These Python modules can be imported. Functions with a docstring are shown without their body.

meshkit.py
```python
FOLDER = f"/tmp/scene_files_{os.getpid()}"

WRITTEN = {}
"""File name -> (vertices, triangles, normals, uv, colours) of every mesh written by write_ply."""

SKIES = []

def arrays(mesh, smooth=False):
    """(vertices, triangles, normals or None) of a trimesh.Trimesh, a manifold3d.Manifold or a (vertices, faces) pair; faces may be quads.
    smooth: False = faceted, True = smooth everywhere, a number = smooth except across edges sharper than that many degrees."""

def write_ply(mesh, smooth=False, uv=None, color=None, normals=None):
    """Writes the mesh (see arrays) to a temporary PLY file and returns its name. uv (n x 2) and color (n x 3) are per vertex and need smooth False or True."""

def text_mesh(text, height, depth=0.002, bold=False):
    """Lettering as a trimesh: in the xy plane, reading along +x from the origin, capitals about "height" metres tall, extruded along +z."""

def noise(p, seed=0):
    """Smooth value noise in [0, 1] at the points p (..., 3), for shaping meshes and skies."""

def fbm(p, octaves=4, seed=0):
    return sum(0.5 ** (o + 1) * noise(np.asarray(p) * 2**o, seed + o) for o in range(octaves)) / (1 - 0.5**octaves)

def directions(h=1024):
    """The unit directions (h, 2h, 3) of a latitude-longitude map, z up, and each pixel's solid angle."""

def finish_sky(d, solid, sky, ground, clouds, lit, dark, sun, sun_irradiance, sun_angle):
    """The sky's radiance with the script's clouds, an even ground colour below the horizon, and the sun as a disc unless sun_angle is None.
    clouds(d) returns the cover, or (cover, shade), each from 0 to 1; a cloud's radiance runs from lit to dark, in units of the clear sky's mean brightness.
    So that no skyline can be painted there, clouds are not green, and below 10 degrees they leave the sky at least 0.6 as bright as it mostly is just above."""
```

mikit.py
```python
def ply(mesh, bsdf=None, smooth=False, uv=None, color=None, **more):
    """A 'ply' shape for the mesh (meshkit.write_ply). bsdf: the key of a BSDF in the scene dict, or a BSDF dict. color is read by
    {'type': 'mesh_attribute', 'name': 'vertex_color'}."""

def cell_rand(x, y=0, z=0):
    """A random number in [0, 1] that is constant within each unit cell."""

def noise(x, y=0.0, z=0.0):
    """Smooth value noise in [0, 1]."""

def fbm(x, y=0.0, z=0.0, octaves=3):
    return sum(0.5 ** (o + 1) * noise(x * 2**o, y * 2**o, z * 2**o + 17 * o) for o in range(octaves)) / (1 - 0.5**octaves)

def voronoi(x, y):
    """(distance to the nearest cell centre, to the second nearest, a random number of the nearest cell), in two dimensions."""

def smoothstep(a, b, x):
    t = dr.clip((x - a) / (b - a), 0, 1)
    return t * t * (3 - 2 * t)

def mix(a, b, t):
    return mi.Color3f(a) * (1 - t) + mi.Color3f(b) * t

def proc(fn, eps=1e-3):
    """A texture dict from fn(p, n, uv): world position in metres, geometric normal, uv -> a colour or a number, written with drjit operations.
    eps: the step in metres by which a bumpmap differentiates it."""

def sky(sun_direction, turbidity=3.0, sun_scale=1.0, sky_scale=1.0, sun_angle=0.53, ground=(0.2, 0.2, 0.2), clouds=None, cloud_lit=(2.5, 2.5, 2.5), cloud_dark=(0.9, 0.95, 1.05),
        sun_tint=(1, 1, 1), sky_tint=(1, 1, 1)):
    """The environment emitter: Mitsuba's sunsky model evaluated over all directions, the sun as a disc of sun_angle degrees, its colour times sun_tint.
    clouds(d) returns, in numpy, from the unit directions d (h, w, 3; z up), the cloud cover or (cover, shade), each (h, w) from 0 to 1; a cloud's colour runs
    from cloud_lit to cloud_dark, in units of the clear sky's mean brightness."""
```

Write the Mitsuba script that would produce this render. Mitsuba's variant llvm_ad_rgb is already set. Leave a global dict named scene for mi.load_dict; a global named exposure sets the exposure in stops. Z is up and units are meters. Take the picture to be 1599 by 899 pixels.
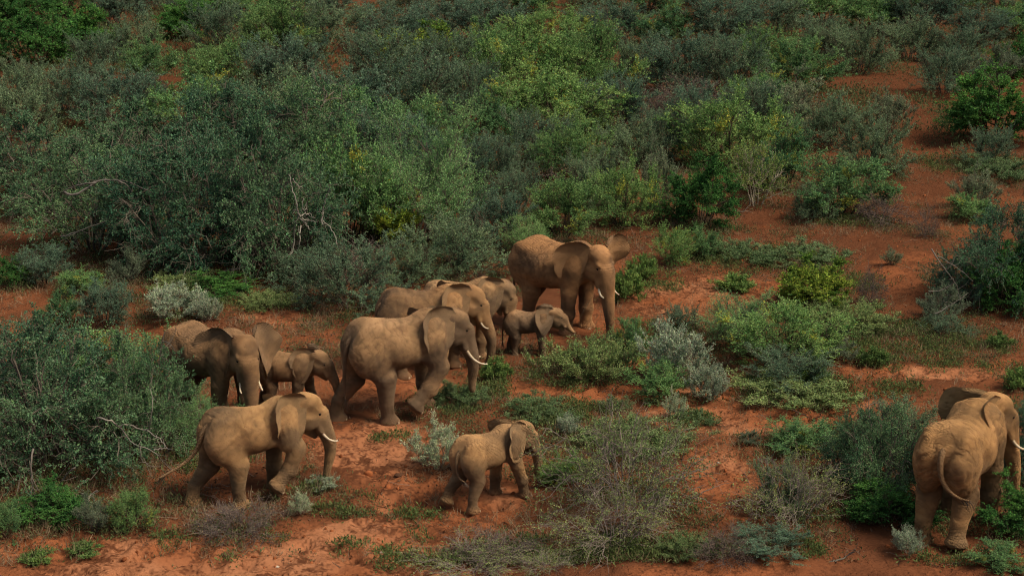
import math, random
import numpy as np, trimesh, mitsuba as mi, drjit as dr
import mikit, meshkit
from mikit import proc, noise, fbm, smoothstep, mix

T = mi.ScalarTransform4f
scene, labels = {}, {}

# ------------------------------------------------------------------ camera, sky, exposure
CAM_H, PITCH, FOC, W0, H0 = 11.1, math.radians(16.5), 2400.0, 1599.0, 899.0
CP, SP = math.cos(PITCH), math.sin(PITCH)
scene['camera'] = {
    'type': 'thinlens', 'fov': math.degrees(2 * math.atan(W0 / 2 / FOC)), 'fov_axis': 'x',
    'to_world': T().look_at(origin=[0, 0, CAM_H], target=[0, CP * 10, CAM_H - SP * 10], up=[0, 0, 1]),
    'aperture_radius': 0.016, 'focus_distance': 31.0, 'near_clip': 0.5, 'far_clip': 3000.0}
exposure = 1.86
scene['sky'] = mikit.sky((0.60, -0.22, 0.80), turbidity=3.5, sun_scale=0.95, sky_scale=0.64, sun_angle=26,
                         clouds=lambda d: (np.clip(0.45 + meshkit.fbm(d * 2.5 + 5.0, 4, seed=3) * 0.9, 0, 1), np.clip(1.15 - 1.1 * d[..., 2], 0, 1)),
                         cloud_lit=(1.9, 1.95, 2.0), cloud_dark=(0.62, 0.68, 0.78), sun_tint=(1.0, 0.97, 0.92))


def at(px, py, z=0.0):
    """The point at height z that a pixel of the photograph (1599 x 899) looks at."""
    u, v = (px - W0 / 2) / FOC, (py - H0 / 2) / FOC
    t = (CAM_H - z) / (SP + v * CP)
    return np.array([u * t, (CP - v * SP) * t, z])


def ppm(py):
    """Photograph pixels per metre of height for something standing on the ground at row py."""
    return CP * CP * (py - H0 / 2 + FOC * SP / CP) / CAM_H


# ------------------------------------------------------------------ ground relief
def relief(x, y):
    x, y = np.asarray(x, float), np.asarray(y, float)
    p = np.stack([x, y, x * 0], -1)
    z = (meshkit.fbm(p * 0.22 + 3.1, 3, seed=5) - 0.5) * 0.34 + (meshkit.fbm(p * 1.1, 3, seed=8) - 0.5) * 0.10
    far = np.clip((y - 70) / 60, 0, 1)
    return z + far * (meshkit.fbm(p * 0.03, 3, seed=21) - 0.5) * 2.0


# ------------------------------------------------------------------ labels and keys
def number(name):
    key, i = name, 0
    while key in labels or key in scene or any(k.startswith(key + '__') for k in scene):
        i += 1
        key = f'{name}_{i:03d}'
    return key


def tag(key, label=None, cat=None, group=None, kind=None):
    labels[key] = {k: v for k, v in dict(label=label, category=cat, group=group, kind=kind).items() if v}


def vcol(name='vertex_color'):
    return {'type': 'mesh_attribute', 'name': name}


# ------------------------------------------------------------------ materials
def bump_of(inner, fn, scale, eps=0.004):
    return {'type': 'bumpmap', 'arbitrary': proc(fn, eps), 'bsdf': inner, 'scale': scale}


def skin_relief(p, n, uv):
    warp = fbm(p.x * 5, p.y * 5, p.z * 5, 2)
    where = noise(p.x * 2.3 + 4, p.y * 2.3, p.z * 2.3)
    t1 = p.x * 15 + p.y * 11 + p.z * 17 + warp * 4.5
    t2 = p.x * -13 - p.y * 9 + p.z * 16 + warp * 4.0
    t3 = p.x * 3 + p.y * 3 + p.z * 27 + warp * 3.0
    l1, l2, l3 = (dr.abs(t - dr.floor(t) - 0.5) for t in (t1, t2, t3))
    c = fbm(p.x * 48, p.y * 48, p.z * 48, 2)
    cross = smoothstep(0, 0.20, l1) * 0.6 + smoothstep(0, 0.20, l2) * 0.5
    return cross * (0.35 + 0.75 * smoothstep(0.30, 0.6, where)) + smoothstep(0, 0.2, l3) * 0.25 * smoothstep(0.6, 0.35, where) + c * 0.4


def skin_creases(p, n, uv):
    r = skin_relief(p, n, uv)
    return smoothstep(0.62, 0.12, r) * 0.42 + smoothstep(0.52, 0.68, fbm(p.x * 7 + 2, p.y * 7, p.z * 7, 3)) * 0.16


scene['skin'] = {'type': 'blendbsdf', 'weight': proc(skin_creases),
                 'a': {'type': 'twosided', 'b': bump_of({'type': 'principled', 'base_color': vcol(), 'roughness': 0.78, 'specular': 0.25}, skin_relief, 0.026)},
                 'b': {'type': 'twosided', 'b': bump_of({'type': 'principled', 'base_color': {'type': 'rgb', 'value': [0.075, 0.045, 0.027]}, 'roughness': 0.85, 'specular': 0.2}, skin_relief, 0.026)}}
scene['tusk_ivory'] = {'type': 'principled', 'base_color': vcol(), 'roughness': 0.35, 'specular': 0.5}
scene['eye_dark'] = {'type': 'principled', 'base_color': {'type': 'rgb', 'value': [0.02, 0.012, 0.008]}, 'roughness': 0.12, 'specular': 0.6}
scene['tail_hair'] = {'type': 'principled', 'base_color': {'type': 'rgb', 'value': [0.03, 0.022, 0.017]}, 'roughness': 0.6}
scene['nail'] = {'type': 'principled', 'base_color': {'type': 'rgb', 'value': [0.30, 0.22, 0.15]}, 'roughness': 0.6}


# ------------------------------------------------------------------ implicit bodies
class Field:
    """A signed distance field on a grid: rounded bones are added one after the other with smooth unions."""

    def __init__(self, lo, hi, h):
        self.lo, self.h = np.array(lo, float), h
        self.n = np.ceil((np.array(hi) - self.lo) / h).astype(int) + 1
        self.f = np.full(self.n, 1.0, np.float32)

    def _block(self, lo, hi):
        a = np.maximum(np.floor((np.array(lo) - self.lo) / self.h).astype(int), 0)
        b = np.minimum(np.ceil((np.array(hi) - self.lo) / self.h).astype(int) + 1, self.n)
        sl = tuple(slice(i, j) for i, j in zip(a, b))
        ax = [(self.lo[k] + self.h * np.arange(a[k], b[k])).astype(np.float32) for k in range(3)]
        return sl, np.stack(np.meshgrid(*ax, indexing='ij'), -1)

    def add(self, d, sl, k, cut=False):
        f = self.f[sl]
        if cut:
            h = np.clip(0.5 - 0.5 * (f + d) / k, 0, 1)
            self.f[sl] = f * (1 - h) - d * h + k * h * (1 - h)
        else:
            h = np.clip(0.5 + 0.5 * (d - f) / k, 0, 1)
            self.f[sl] = d * (1 - h) + f * h - k * h * (1 - h)

    def bone(self, a, b, ra, rb, k=0.05, flat=None):
        """flat: (axis, factor), squeezes the bone's section along a unit axis."""
        a, b = np.array(a, float), np.array(b, float)
        r = max(ra, rb) * 1.25 + k
        sl, p = self._block(np.minimum(a, b) - r, np.maximum(a, b) + r)
        if p.size == 0:
            return
        ab = b - a
        t = np.clip(((p - a) @ ab) / max(ab @ ab, 1e-9), 0, 1)
        q = p - (a + t[..., None] * ab)
        if flat is not None:
            ax = np.array(flat[0], float)
            q = q + (q @ ax)[..., None] * ax * (1 / flat[1] - 1)
        self.add(np.sqrt((q * q).sum(-1)) - (ra + (rb - ra) * t), sl, k)

    def ball(self, c, r, k=0.05, rot=None, cut=False):
        c, r = np.array(c, float), np.array(r, float)
        m = r.max() + k
        sl, p = self._block(c - m, c + m)
        if p.size == 0:
            return
        q = p - c
        if rot is not None:
            q = q @ rot
        k0, k1 = np.sqrt(((q / r) ** 2).sum(-1)), np.sqrt(((q / r ** 2) ** 2).sum(-1)) + 1e-6
        self.add(k0 * (k0 - 1) / k1, sl, k, cut)

    def mesh(self):
        f, n = self.f, self.n
        s = f < 0
        c = [s[i:n[0] - 1 + i, j:n[1] - 1 + j, k:n[2] - 1 + k] for i in (0, 1) for j in (0, 1) for k in (0, 1)]
        mixed = np.any(c, 0) & ~np.all(c, 0)
        idx = np.full(mixed.shape, -1, np.int64)
        cells = np.argwhere(mixed)
        idx[mixed] = np.arange(len(cells))
        acc, cnt = np.zeros((len(cells), 3)), np.zeros(len(cells))
        corners = np.array([[i, j, k] for i in (0, 1) for j in (0, 1) for k in (0, 1)])
        val = np.stack([f[tuple((cells + o).T)] for o in corners], 1)
        for i in range(8):
            for j in range(i + 1, 8):
                if np.abs(corners[i] - corners[j]).sum() != 1:
                    continue
                m = (val[:, i] < 0) != (val[:, j] < 0)
                t = val[m, i] / (val[m, i] - val[m, j])
                acc[m] += corners[i] + t[:, None] * (corners[j] - corners[i])
                cnt[m] += 1
        v = self.lo + self.h * (cells + acc / cnt[:, None])
        quads = []
        for ax in range(3):
            o = [slice(None)] * 3
            o2 = [slice(None)] * 3
            o[ax], o2[ax] = slice(0, -1), slice(1, None)
            a, b = s[tuple(o)], s[tuple(o2)]
            e = np.argwhere(a != b)
            u, w = (ax + 1) % 3, (ax + 2) % 3
            e = e[(e[:, u] > 0) & (e[:, w] > 0) & (e[:, u] < n[u] - 1) & (e[:, w] < n[w] - 1)]
            du, dw = np.eye(3, dtype=int)[u], np.eye(3, dtype=int)[w]
            q = np.stack([idx[tuple((e - du - dw).T)], idx[tuple((e - dw).T)], idx[tuple(e.T)], idx[tuple((e - du).T)]], 1)
            flip = ~a[tuple(e.T)]
            q[flip] = q[flip][:, ::-1]
            quads.append(q)
        q = np.vstack(quads)
        return v, np.vstack([q[:, [0, 1, 2]], q[:, [0, 2, 3]]])


def normals(v, f):
    n = np.zeros_like(v)
    c = np.cross(v[f[:, 1]] - v[f[:, 0]], v[f[:, 2]] - v[f[:, 0]])
    for k in range(3):
        np.add.at(n, f[:, k], c)
    return n / (np.linalg.norm(n, axis=1, keepdims=True) + 1e-12)


def spline(xs, ys, x):
    from scipy.interpolate import PchipInterpolator
    return PchipInterpolator(xs, ys, extrapolate=True)(x)


def tube(points, radii, sides=8, cap=True):
    """A tapered tube through the points, as (vertices, triangles)."""
    p, r = np.asarray(points, float), np.broadcast_to(np.asarray(radii, float), (len(points),))
    t = np.gradient(p, axis=0)
    t /= np.linalg.norm(t, axis=1, keepdims=True) + 1e-12
    ref = np.array([0.3, 0.9, 0.1]) if abs(t[:, 2]).mean() > 0.6 else np.array([0.1, 0.2, 1.0])
    a = np.cross(t, ref)
    a /= np.linalg.norm(a, axis=1, keepdims=True) + 1e-12
    b, g = np.cross(t, a), np.arange(sides) * 2 * np.pi / sides
    v = p[:, None] + r[:, None, None] * (np.cos(g)[None, :, None] * a[:, None] + np.sin(g)[None, :, None] * b[:, None])
    i, j = np.meshgrid(np.arange(len(p) - 1), np.arange(sides), indexing='ij')
    q = np.stack([i * sides + j, i * sides + (j + 1) % sides, (i + 1) * sides + (j + 1) % sides, (i + 1) * sides + j], -1).reshape(-1, 4)
    v, f = v.reshape(-1, 3), np.vstack([q[:, [0, 1, 2]], q[:, [0, 2, 3]]])
    if cap:
        m, js = len(v), np.arange(sides)
        v = np.vstack([v, p[:1], p[-1:]])
        e = (len(p) - 1) * sides
        f = np.vstack([f, np.stack([(js + 1) % sides, js, js * 0 + m], 1), np.stack([e + js, e + (js + 1) % sides, js * 0 + m + 1], 1)])
    return v, f


def joined(parts):
    vs, fs, at_ = [], [], 0
    for v, f in parts:
        vs.append(v)
        fs.append(np.asarray(f) + at_)
        at_ += len(v)
    return np.vstack(vs), np.vstack(fs)


def curve(points, n):
    from scipy.interpolate import CubicSpline
    p = np.asarray(points, float)
    t = np.concatenate([[0], np.cumsum(np.linalg.norm(np.diff(p, axis=0), axis=1))])
    return CubicSpline(t, p)(np.linspace(0, t[-1], n))


def unit(a):
    return a / (np.linalg.norm(a, axis=-1, keepdims=True) + 1e-9)


# ------------------------------------------------------------------ elephants
def rot_z(a):
    c, s = math.cos(a), math.sin(a)
    return np.array([[c, -s, 0], [s, c, 0], [0, 0, 1.0]])


def rot_y(a):
    c, s = math.cos(a), math.sin(a)
    return np.array([[c, 0, s], [0, 1, 0], [-s, 0, c]])


LONG = 0.91   # how long the barrel is, against the profile below
PROFILE = np.array([  # x, top of the back, belly, half width; everything in shoulder heights
    [-0.52, 0.745, 0.7, 0.019], [-0.502, 0.81, 0.62, 0.114], [-0.46, 0.88, 0.575, 0.1662], [-0.39, 0.945, 0.53, 0.2023], [-0.3, 0.975, 0.5, 0.2204], [-0.18, 0.965, 0.48, 0.2432], [-0.04, 0.938, 0.477, 0.2527],
    [0.09, 0.932, 0.49, 0.2394], [0.2, 0.955, 0.515, 0.2147], [0.29, 0.972, 0.545, 0.1881], [0.375, 0.95, 0.585, 0.1615], [0.435, 0.895, 0.645, 0.1235], [0.48, 0.8, 0.72, 0.019]])
EAR = np.array([  # outline from the upper front to the lower front: backwards, up
    [0.0, 0.115], [0.055, 0.165], [0.13, 0.185], [0.215, 0.175], [0.29, 0.135], [0.335, 0.065], [0.345, -0.02], [0.325, -0.105], [0.285, -0.185], [0.23, -0.26], [0.17, -0.325], [0.115, -0.365], [0.07, -0.36],
    [0.04, -0.30], [0.018, -0.22], [0.0, -0.135]])


def elephant(spot, size, yaw, label, group, head=(0, 0, 0), trunk=((0.03, 0, -0.15), (0.035, 0, -0.18), (0.0, 0, -0.18), (-0.02, 0, -0.14)),
             legs=((0, 0, 0),) * 4, ears=(20, 20), ear_size=1.14, ear_lift=(0, 0), tusk=0.22, tail=((-0.03, 0, -0.1), (-0.02, 0, -0.2), (0.0, 0, -0.22)), girth=1.0, tone=(1, 1, 1), red=0.5, seed=0, head_size=0.89,
             grid=0.020, shift=(0, 0, 0), headed=0.0, roughskin=1.0, ear_tone=1.08, ear_tilt=8):
    """spot: photograph pixel of the ground under the belly. head: yaw, pitch (down), roll in degrees. legs: front left, front right, hind left, hind right as
    (swing of the upper leg, bend of the lower leg, lift) in degrees and shoulder heights."""
    S = size
    rng = np.random.default_rng(seed)
    F = Field(np.array([-0.72, -0.48, -0.03]) * S, np.array([1.42, 0.48, 1.22]) * S, grid * (0.75 + 0.25 * S / 2))
    # --- barrel
    sl, p = F._block(np.array([-0.60, -0.36, 0.3]) * S, np.array([0.56, 0.36, 1.05]) * S)
    xs = p[:, 0, 0, 0] / S / LONG
    xc = np.clip(xs, PROFILE[0, 0], PROFILE[-1, 0])
    top, bot, hw = (spline(PROFILE[:, 0], PROFILE[:, i], xc) for i in (1, 2, 3))
    hw = hw * girth
    bot = 0.73 - (0.73 - bot) * (0.5 + 0.5 * girth)
    zc, a = (top * 0.47 + bot * 0.53), None
    y, z = np.abs(p[..., 1]) / S, p[..., 2] / S
    dz = z - zc[:, None, None]
    up = dz > 0
    a = np.where(up, (top - zc)[:, None, None], (zc - bot)[:, None, None])
    e = np.where(up, 1.85, 2.15)
    rr = ((y / hw[:, None, None]) ** e + (np.abs(dz) / a) ** e) ** (1 / e)
    d = (rr - 1) * np.minimum(hw, 0.24)[:, None, None] * S
    over = np.maximum(np.maximum(PROFILE[0, 0] - xs, xs - PROFILE[-1, 0]), 0)[:, None, None] * S
    F.add((d + over).astype(np.float32), sl, 0.001)
    # --- bones that show under the skin
    for s in (1, -1):
        F.ball(np.array([-0.34 * LONG, s * 0.13 * girth, 0.870]) * S, np.array([0.12, 0.07, 0.075]) * S, 0.07 * S)      # hip
        F.ball(np.array([-0.405 * LONG, s * 0.13, 0.67]) * S, np.array([0.110, 0.095, 0.20]) * S, 0.06 * S)              # buttock
        F.ball(np.array([0.30 * LONG, s * 0.155, 0.71]) * S, np.array([0.115, 0.06, 0.22]) * S, 0.07 * S)              # shoulder blade
        F.ball(np.array([-0.20 * LONG, s * 0.315 * girth, 0.76]) * S, np.array([0.05, 0.085, 0.13]) * S, 0.06 * S, cut=True)   # hollow before the hip
        F.ball(np.array([0.175 * LONG, s * 0.30 * girth, 0.62]) * S, np.array([0.035, 0.085, 0.17]) * S, 0.06 * S, cut=True)   # hollow behind the shoulder
    # --- legs
    feet = []
    for i, (swing, bend, lift) in enumerate(legs):
        s, front = (1, -1, 1, -1)[i], i < 2
        if front:
            y0, root, a1 = s * 0.150, np.array([0.29 * LONG, 0.67]), 0
            seg = [(0.20, a1 + swing), (0.22, swing * 0.9 - bend), (0.165, swing * 0.6 - bend * 1.25)]
            rad = [0.115, 0.088, 0.068, 0.067]
        else:
            y0, root = s * 0.135, np.array([-0.37 * LONG, 0.70])
            seg = [(0.28, swing + 15), (0.22, swing - 17 - bend), (0.115, swing * 0.5 - 3 - bend * 1.1)]
            rad = [0.165, 0.100, 0.062, 0.064]
        pts = [root]
        for L, ang in seg:
            ang = math.radians(ang)
            pts.append(pts[-1] + L * np.array([math.sin(ang), -math.cos(ang)]))
        pts = np.array(pts)
        want = 0.065 + lift
        stretch = (root[1] - want) / (root[1] - pts[-1, 1])
        if lift == 0 or stretch < 1:
            pts[:, 1] = root[1] - (root[1] - pts[:, 1]) * stretch
            pts[:, 0] = root[0] + (pts[:, 0] - root[0]) * (1 + (min(stretch, 1.1) - 1) * 0.5)
        ys = [y0 * 0.92, y0 * 1.0, y0 * 0.98, y0 * 0.98]
        J = np.array([[q[0], yy, q[1]] for q, yy in zip(pts, ys)]) * S
        if front:
            F.bone(J[0] + np.array([0, 0, 0.05 * S]), J[1], rad[0] * S, rad[1] * S, 0.05 * S, flat=((0, 1, 0), 0.80))
        else:
            F.bone(J[0], J[1], rad[0] * S, rad[1] * S, 0.055 * S, flat=((0, 1, 0), 0.72))
        F.bone(J[1], J[2], rad[1] * S, rad[2] * S, 0.025 * S)
        F.bone(J[2], J[3], rad[2] * S, rad[3] * S, 0.02 * S)
        if front:
            F.ball(J[2] + np.array([0.008, 0, 0]) * S, np.array([0.080, 0.075, 0.08]) * S, 0.03 * S)
        fa = math.radians(seg[2][1] * (1.0 if lift else 0.0))
        R = rot_y(-fa)
        c = J[3] + R @ (np.array([0.012, 0, -0.028]) * S)
        F.ball(c, np.array([0.088, 0.083, 0.052]) * S, 0.025 * S, rot=R)
        low = J[3] + R @ (np.array([0.012, 0, -0.045]) * S)
        F.ball(low, np.array([0.092, 0.086, 0.032]) * S, 0.02 * S, rot=R)
        feet.append((low, R))
    # --- neck and head
    pivot = np.array([0.43 * LONG, 0, 0.84]) * S
    hy, hp, hr = (math.radians(a) for a in head)
    cr, sr = math.cos(hr), math.sin(hr)
    R = rot_z(hy) @ rot_y(hp) @ np.array([[1, 0, 0], [0, cr, -sr], [0, sr, cr]])
    hs = S * head_size
    ph = pivot + rot_z(hy * 0.5) @ (np.array([0.03 + headed, 0, 0.0]) * S)

    def hd(x, y_, z_):
        return ph + R @ (np.array([x, y_, z_]) * hs)

    F.bone(np.array([0.32 * LONG, 0, 0.80]) * S, hd(0.10, 0, 0.0), 0.185 * S, 0.135 * hs, 0.08 * S, flat=((0, 1, 0), 0.82))
    F.bone(np.array([0.30 * LONG, 0, 0.68]) * S, hd(0.10, 0, -0.10), 0.14 * S, 0.10 * hs, 0.07 * S, flat=((0, 1, 0), 0.85))
    F.ball(hd(0.110, 0, 0.045), np.array([0.142, 0.122, 0.124]) * hs, 0.05 * S, rot=R)
    for s in (1, -1):
        F.ball(hd(0.085, s * 0.052, 0.092), np.array([0.095, 0.066, 0.068]) * hs, 0.05 * S, rot=R)
        F.ball(hd(0.135, s * 0.075, -0.085), np.array([0.105, 0.062, 0.125]) * hs, 0.05 * S, rot=R)
        F.ball(hd(0.222, s * 0.088, 0.020), np.array([0.045, 0.028, 0.024]) * hs, 0.03 * S, rot=R)       # brow
        F.bone(hd(0.205, s * 0.062, -0.06), hd(0.275, s * 0.080, -0.205), 0.047 * hs, 0.036 * hs, 0.025 * S)   # tusk socket
        F.ball(hd(0.150, s * 0.142, 0.01), np.array([0.06, 0.026, 0.05]) * hs, 0.03 * S, rot=R, cut=True)  # temple hollow
    F.bone(hd(0.180, 0, 0.055), hd(0.285, 0, -0.13), 0.093 * hs, 0.072 * hs, 0.045 * S)
    F.bone(hd(0.09, 0, -0.165), hd(0.235, 0, -0.285), 0.075 * hs, 0.030 * hs, 0.035 * S, flat=(R @ np.array([0, 1, 0]), 0.8))   # lower jaw
    # --- trunk
    t0 = hd(0.285, 0, -0.13)
    RY = rot_z(hy)
    pts = [hd(0.255, 0, -0.05), t0]
    for o in trunk:
        pts.append(pts[-1] + RY @ (np.array(o) * S))
    line = curve(pts, 40)
    tl = np.linspace(0, 1, 40)
    tr = (0.072 * (1 - tl) ** 1.2 + 0.029) * (0.4 * S + 0.6 * hs)
    for i in range(39):
        F.bone(line[i], line[i + 1], tr[i], tr[i + 1], 0.012 * S)
    # --- sole: flat at the ground
    sl, p = F._block(F.lo, F.lo + np.array([3, 1, 0.2]) * S)
    F.f[sl] = np.maximum(F.f[sl], -(p[..., 2] + 0.004))
    v, f = F.mesh()
    # --- folds and wrinkles of the hide, as relief of the surface
    n = normals(v, f)
    q = v / S
    ln = line / S
    dist = np.linalg.norm(q[:, None, :] - ln[None, ::2], axis=2)
    near = dist.argmin(1)
    on_trunk = np.clip((tr[::2][near] / S * 1.35 - dist.min(1)) / 0.02, 0, 1) * (q[:, 0] > 0.5)
    arc = near * 2 + 0.0
    seglen = np.concatenate([[0], np.cumsum(np.linalg.norm(np.diff(line, axis=0), axis=1))])
    tang = np.gradient(line, axis=0)
    tang /= np.linalg.norm(tang, axis=1, keepdims=True)
    along = seglen[near * 2] + ((v - line[near * 2]) * tang[near * 2]).sum(1)
    ring = np.sin(along * 2 * np.pi / 0.055 + 2.0 * meshkit.noise(v * 9, seed))
    warp = meshkit.fbm(v * 2.6, 3, seed=seed + 1)
    flank = np.clip((q[:, 2] - 0.36) / 0.1, 0, 1) * np.clip((0.5 - q[:, 0]) / 0.1, 0, 1)
    fold = np.abs(meshkit.noise(np.stack([(q[:, 0] + 0.35 * q[:, 2]) * 22 + warp * 5, q[:, 1] * 5, q[:, 2] * 3.2 + warp * 3], -1), seed + 2) - 0.5)
    fold2 = np.abs(meshkit.noise(np.stack([(q[:, 0] - 0.5 * q[:, 2]) * 30 + warp * 4, q[:, 1] * 8, q[:, 2] * 9 + warp * 5], -1), seed + 3) - 0.5)
    crease = -(np.exp(-(fold / 0.055) ** 2) * 0.0045 + np.exp(-(fold2 / 0.06) ** 2) * 0.003) * flank * (0.35 + 1.1 * meshkit.noise(v * 1.3, seed + 4)) * roughskin
    for dx, dy, dz, fr, amp, sd in ((0.75, 0.3, 0.55, 13, 0.0050, 31), (-0.55, 0.3, 0.80, 12, 0.0045, 32), (0.95, 0.2, -0.15, 9, 0.0040, 33)):
        tt = (q @ np.array([dx, dy * np.sign(0.5), dz])) * fr + warp * 3.2 + np.abs(q[:, 1]) * 2
        ln_ = np.abs(tt - np.floor(tt) - 0.5)
        crease -= np.exp(-(ln_ / 0.13) ** 2) * amp * flank * np.clip((meshkit.noise(v * 1.6 + sd, seed) - 0.30) * 3, 0, 1.2) * roughskin * 0.8
    legz = np.clip((0.5 - q[:, 2]) / 0.1, 0, 1) * (1 - on_trunk)
    lring = np.abs(meshkit.noise(np.stack([q[:, 0] * 6, q[:, 1] * 6, q[:, 2] * 26 + warp * 4], -1), seed + 6) - 0.5)
    crease -= np.exp(-(lring / 0.07) ** 2) * 0.0045 * legz
    lumps = (meshkit.fbm(v * 5.0, 3, seed=seed + 7) - 0.5) * 0.012
    move = (crease + lumps * (1 - 0.7 * on_trunk)) * min(1.0, S / 1.9) + ring * 0.0042 * on_trunk
    v = v + n * move[:, None]
    n = normals(v, f)
    # --- colour of the hide: grey brown under red earth, dustier on the back and the brow, greyer at the legs and the trunk's end
    big = meshkit.fbm(v * 1.7, 4, seed=seed + 9)
    fine = meshkit.fbm(v * 14.0, 3, seed=seed + 10)
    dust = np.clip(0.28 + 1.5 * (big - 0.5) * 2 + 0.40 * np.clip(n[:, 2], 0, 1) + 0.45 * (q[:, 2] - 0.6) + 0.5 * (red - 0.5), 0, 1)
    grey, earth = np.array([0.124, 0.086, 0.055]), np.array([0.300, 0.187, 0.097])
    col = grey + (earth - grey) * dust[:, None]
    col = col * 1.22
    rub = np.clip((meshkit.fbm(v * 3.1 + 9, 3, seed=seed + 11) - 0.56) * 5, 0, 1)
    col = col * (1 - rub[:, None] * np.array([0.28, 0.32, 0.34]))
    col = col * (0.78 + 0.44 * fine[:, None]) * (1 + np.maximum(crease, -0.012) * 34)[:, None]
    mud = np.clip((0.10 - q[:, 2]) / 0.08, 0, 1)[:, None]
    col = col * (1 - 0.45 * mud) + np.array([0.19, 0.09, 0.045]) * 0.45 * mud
    col = np.clip(col * np.array(tone), 0.01, 0.8)

    key = number('elephant')
    pos = at(*spot) + np.array(shift)
    pos[2] = relief(pos[0], pos[1]) - 0.012
    M = T().translate(list(map(float, pos))).rotate([0, 0, 1], yaw)
    tag(key, label, 'elephant', group)
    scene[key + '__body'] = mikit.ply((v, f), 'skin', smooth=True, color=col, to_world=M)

    # --- ears: curved sheets with thickness, hung on the sides of the head
    def add(name, mesh, mat, color=None, smooth=True):
        k = number(f'{key}__{name}')
        scene[k] = mikit.ply(mesh, mat, smooth=smooth, color=color, to_world=M)
        return k

    for i, s in enumerate((1, -1)):
        fl, lift = math.radians(ears[i]), math.radians(ear_lift[i])
        ear_n = ear_size[i] if isinstance(ear_size, tuple) else ear_size
        ol = curve(EAR, 44)
        rag = rng.normal(0, 0.0022, 44) - 0.020 * np.exp(-((np.arange(44) - rng.uniform(12, 38)) / 1.1) ** 2) - 0.011 * np.exp(-((np.arange(44) - rng.uniform(8, 38)) / 0.9) ** 2)   # worn, notched rims
        ol = ol + unit(ol - np.array([0.1, 0.0])) * rag[:, None]
        nr = 15
        r = np.linspace(0, 1, nr)[:, None]
        t_at = np.linspace(0, 1, 44)
        hinge = np.stack([0 * t_at + 0.0, 0.115 + (-0.135 - 0.115) * t_at], 1)
        uv = hinge[None] + (ol - hinge)[None] * r[..., None]
        u, w = uv[..., 0], uv[..., 1]
        edge = np.repeat(r, 44, 1)
        ph0 = rng.uniform(0, 6)
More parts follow.
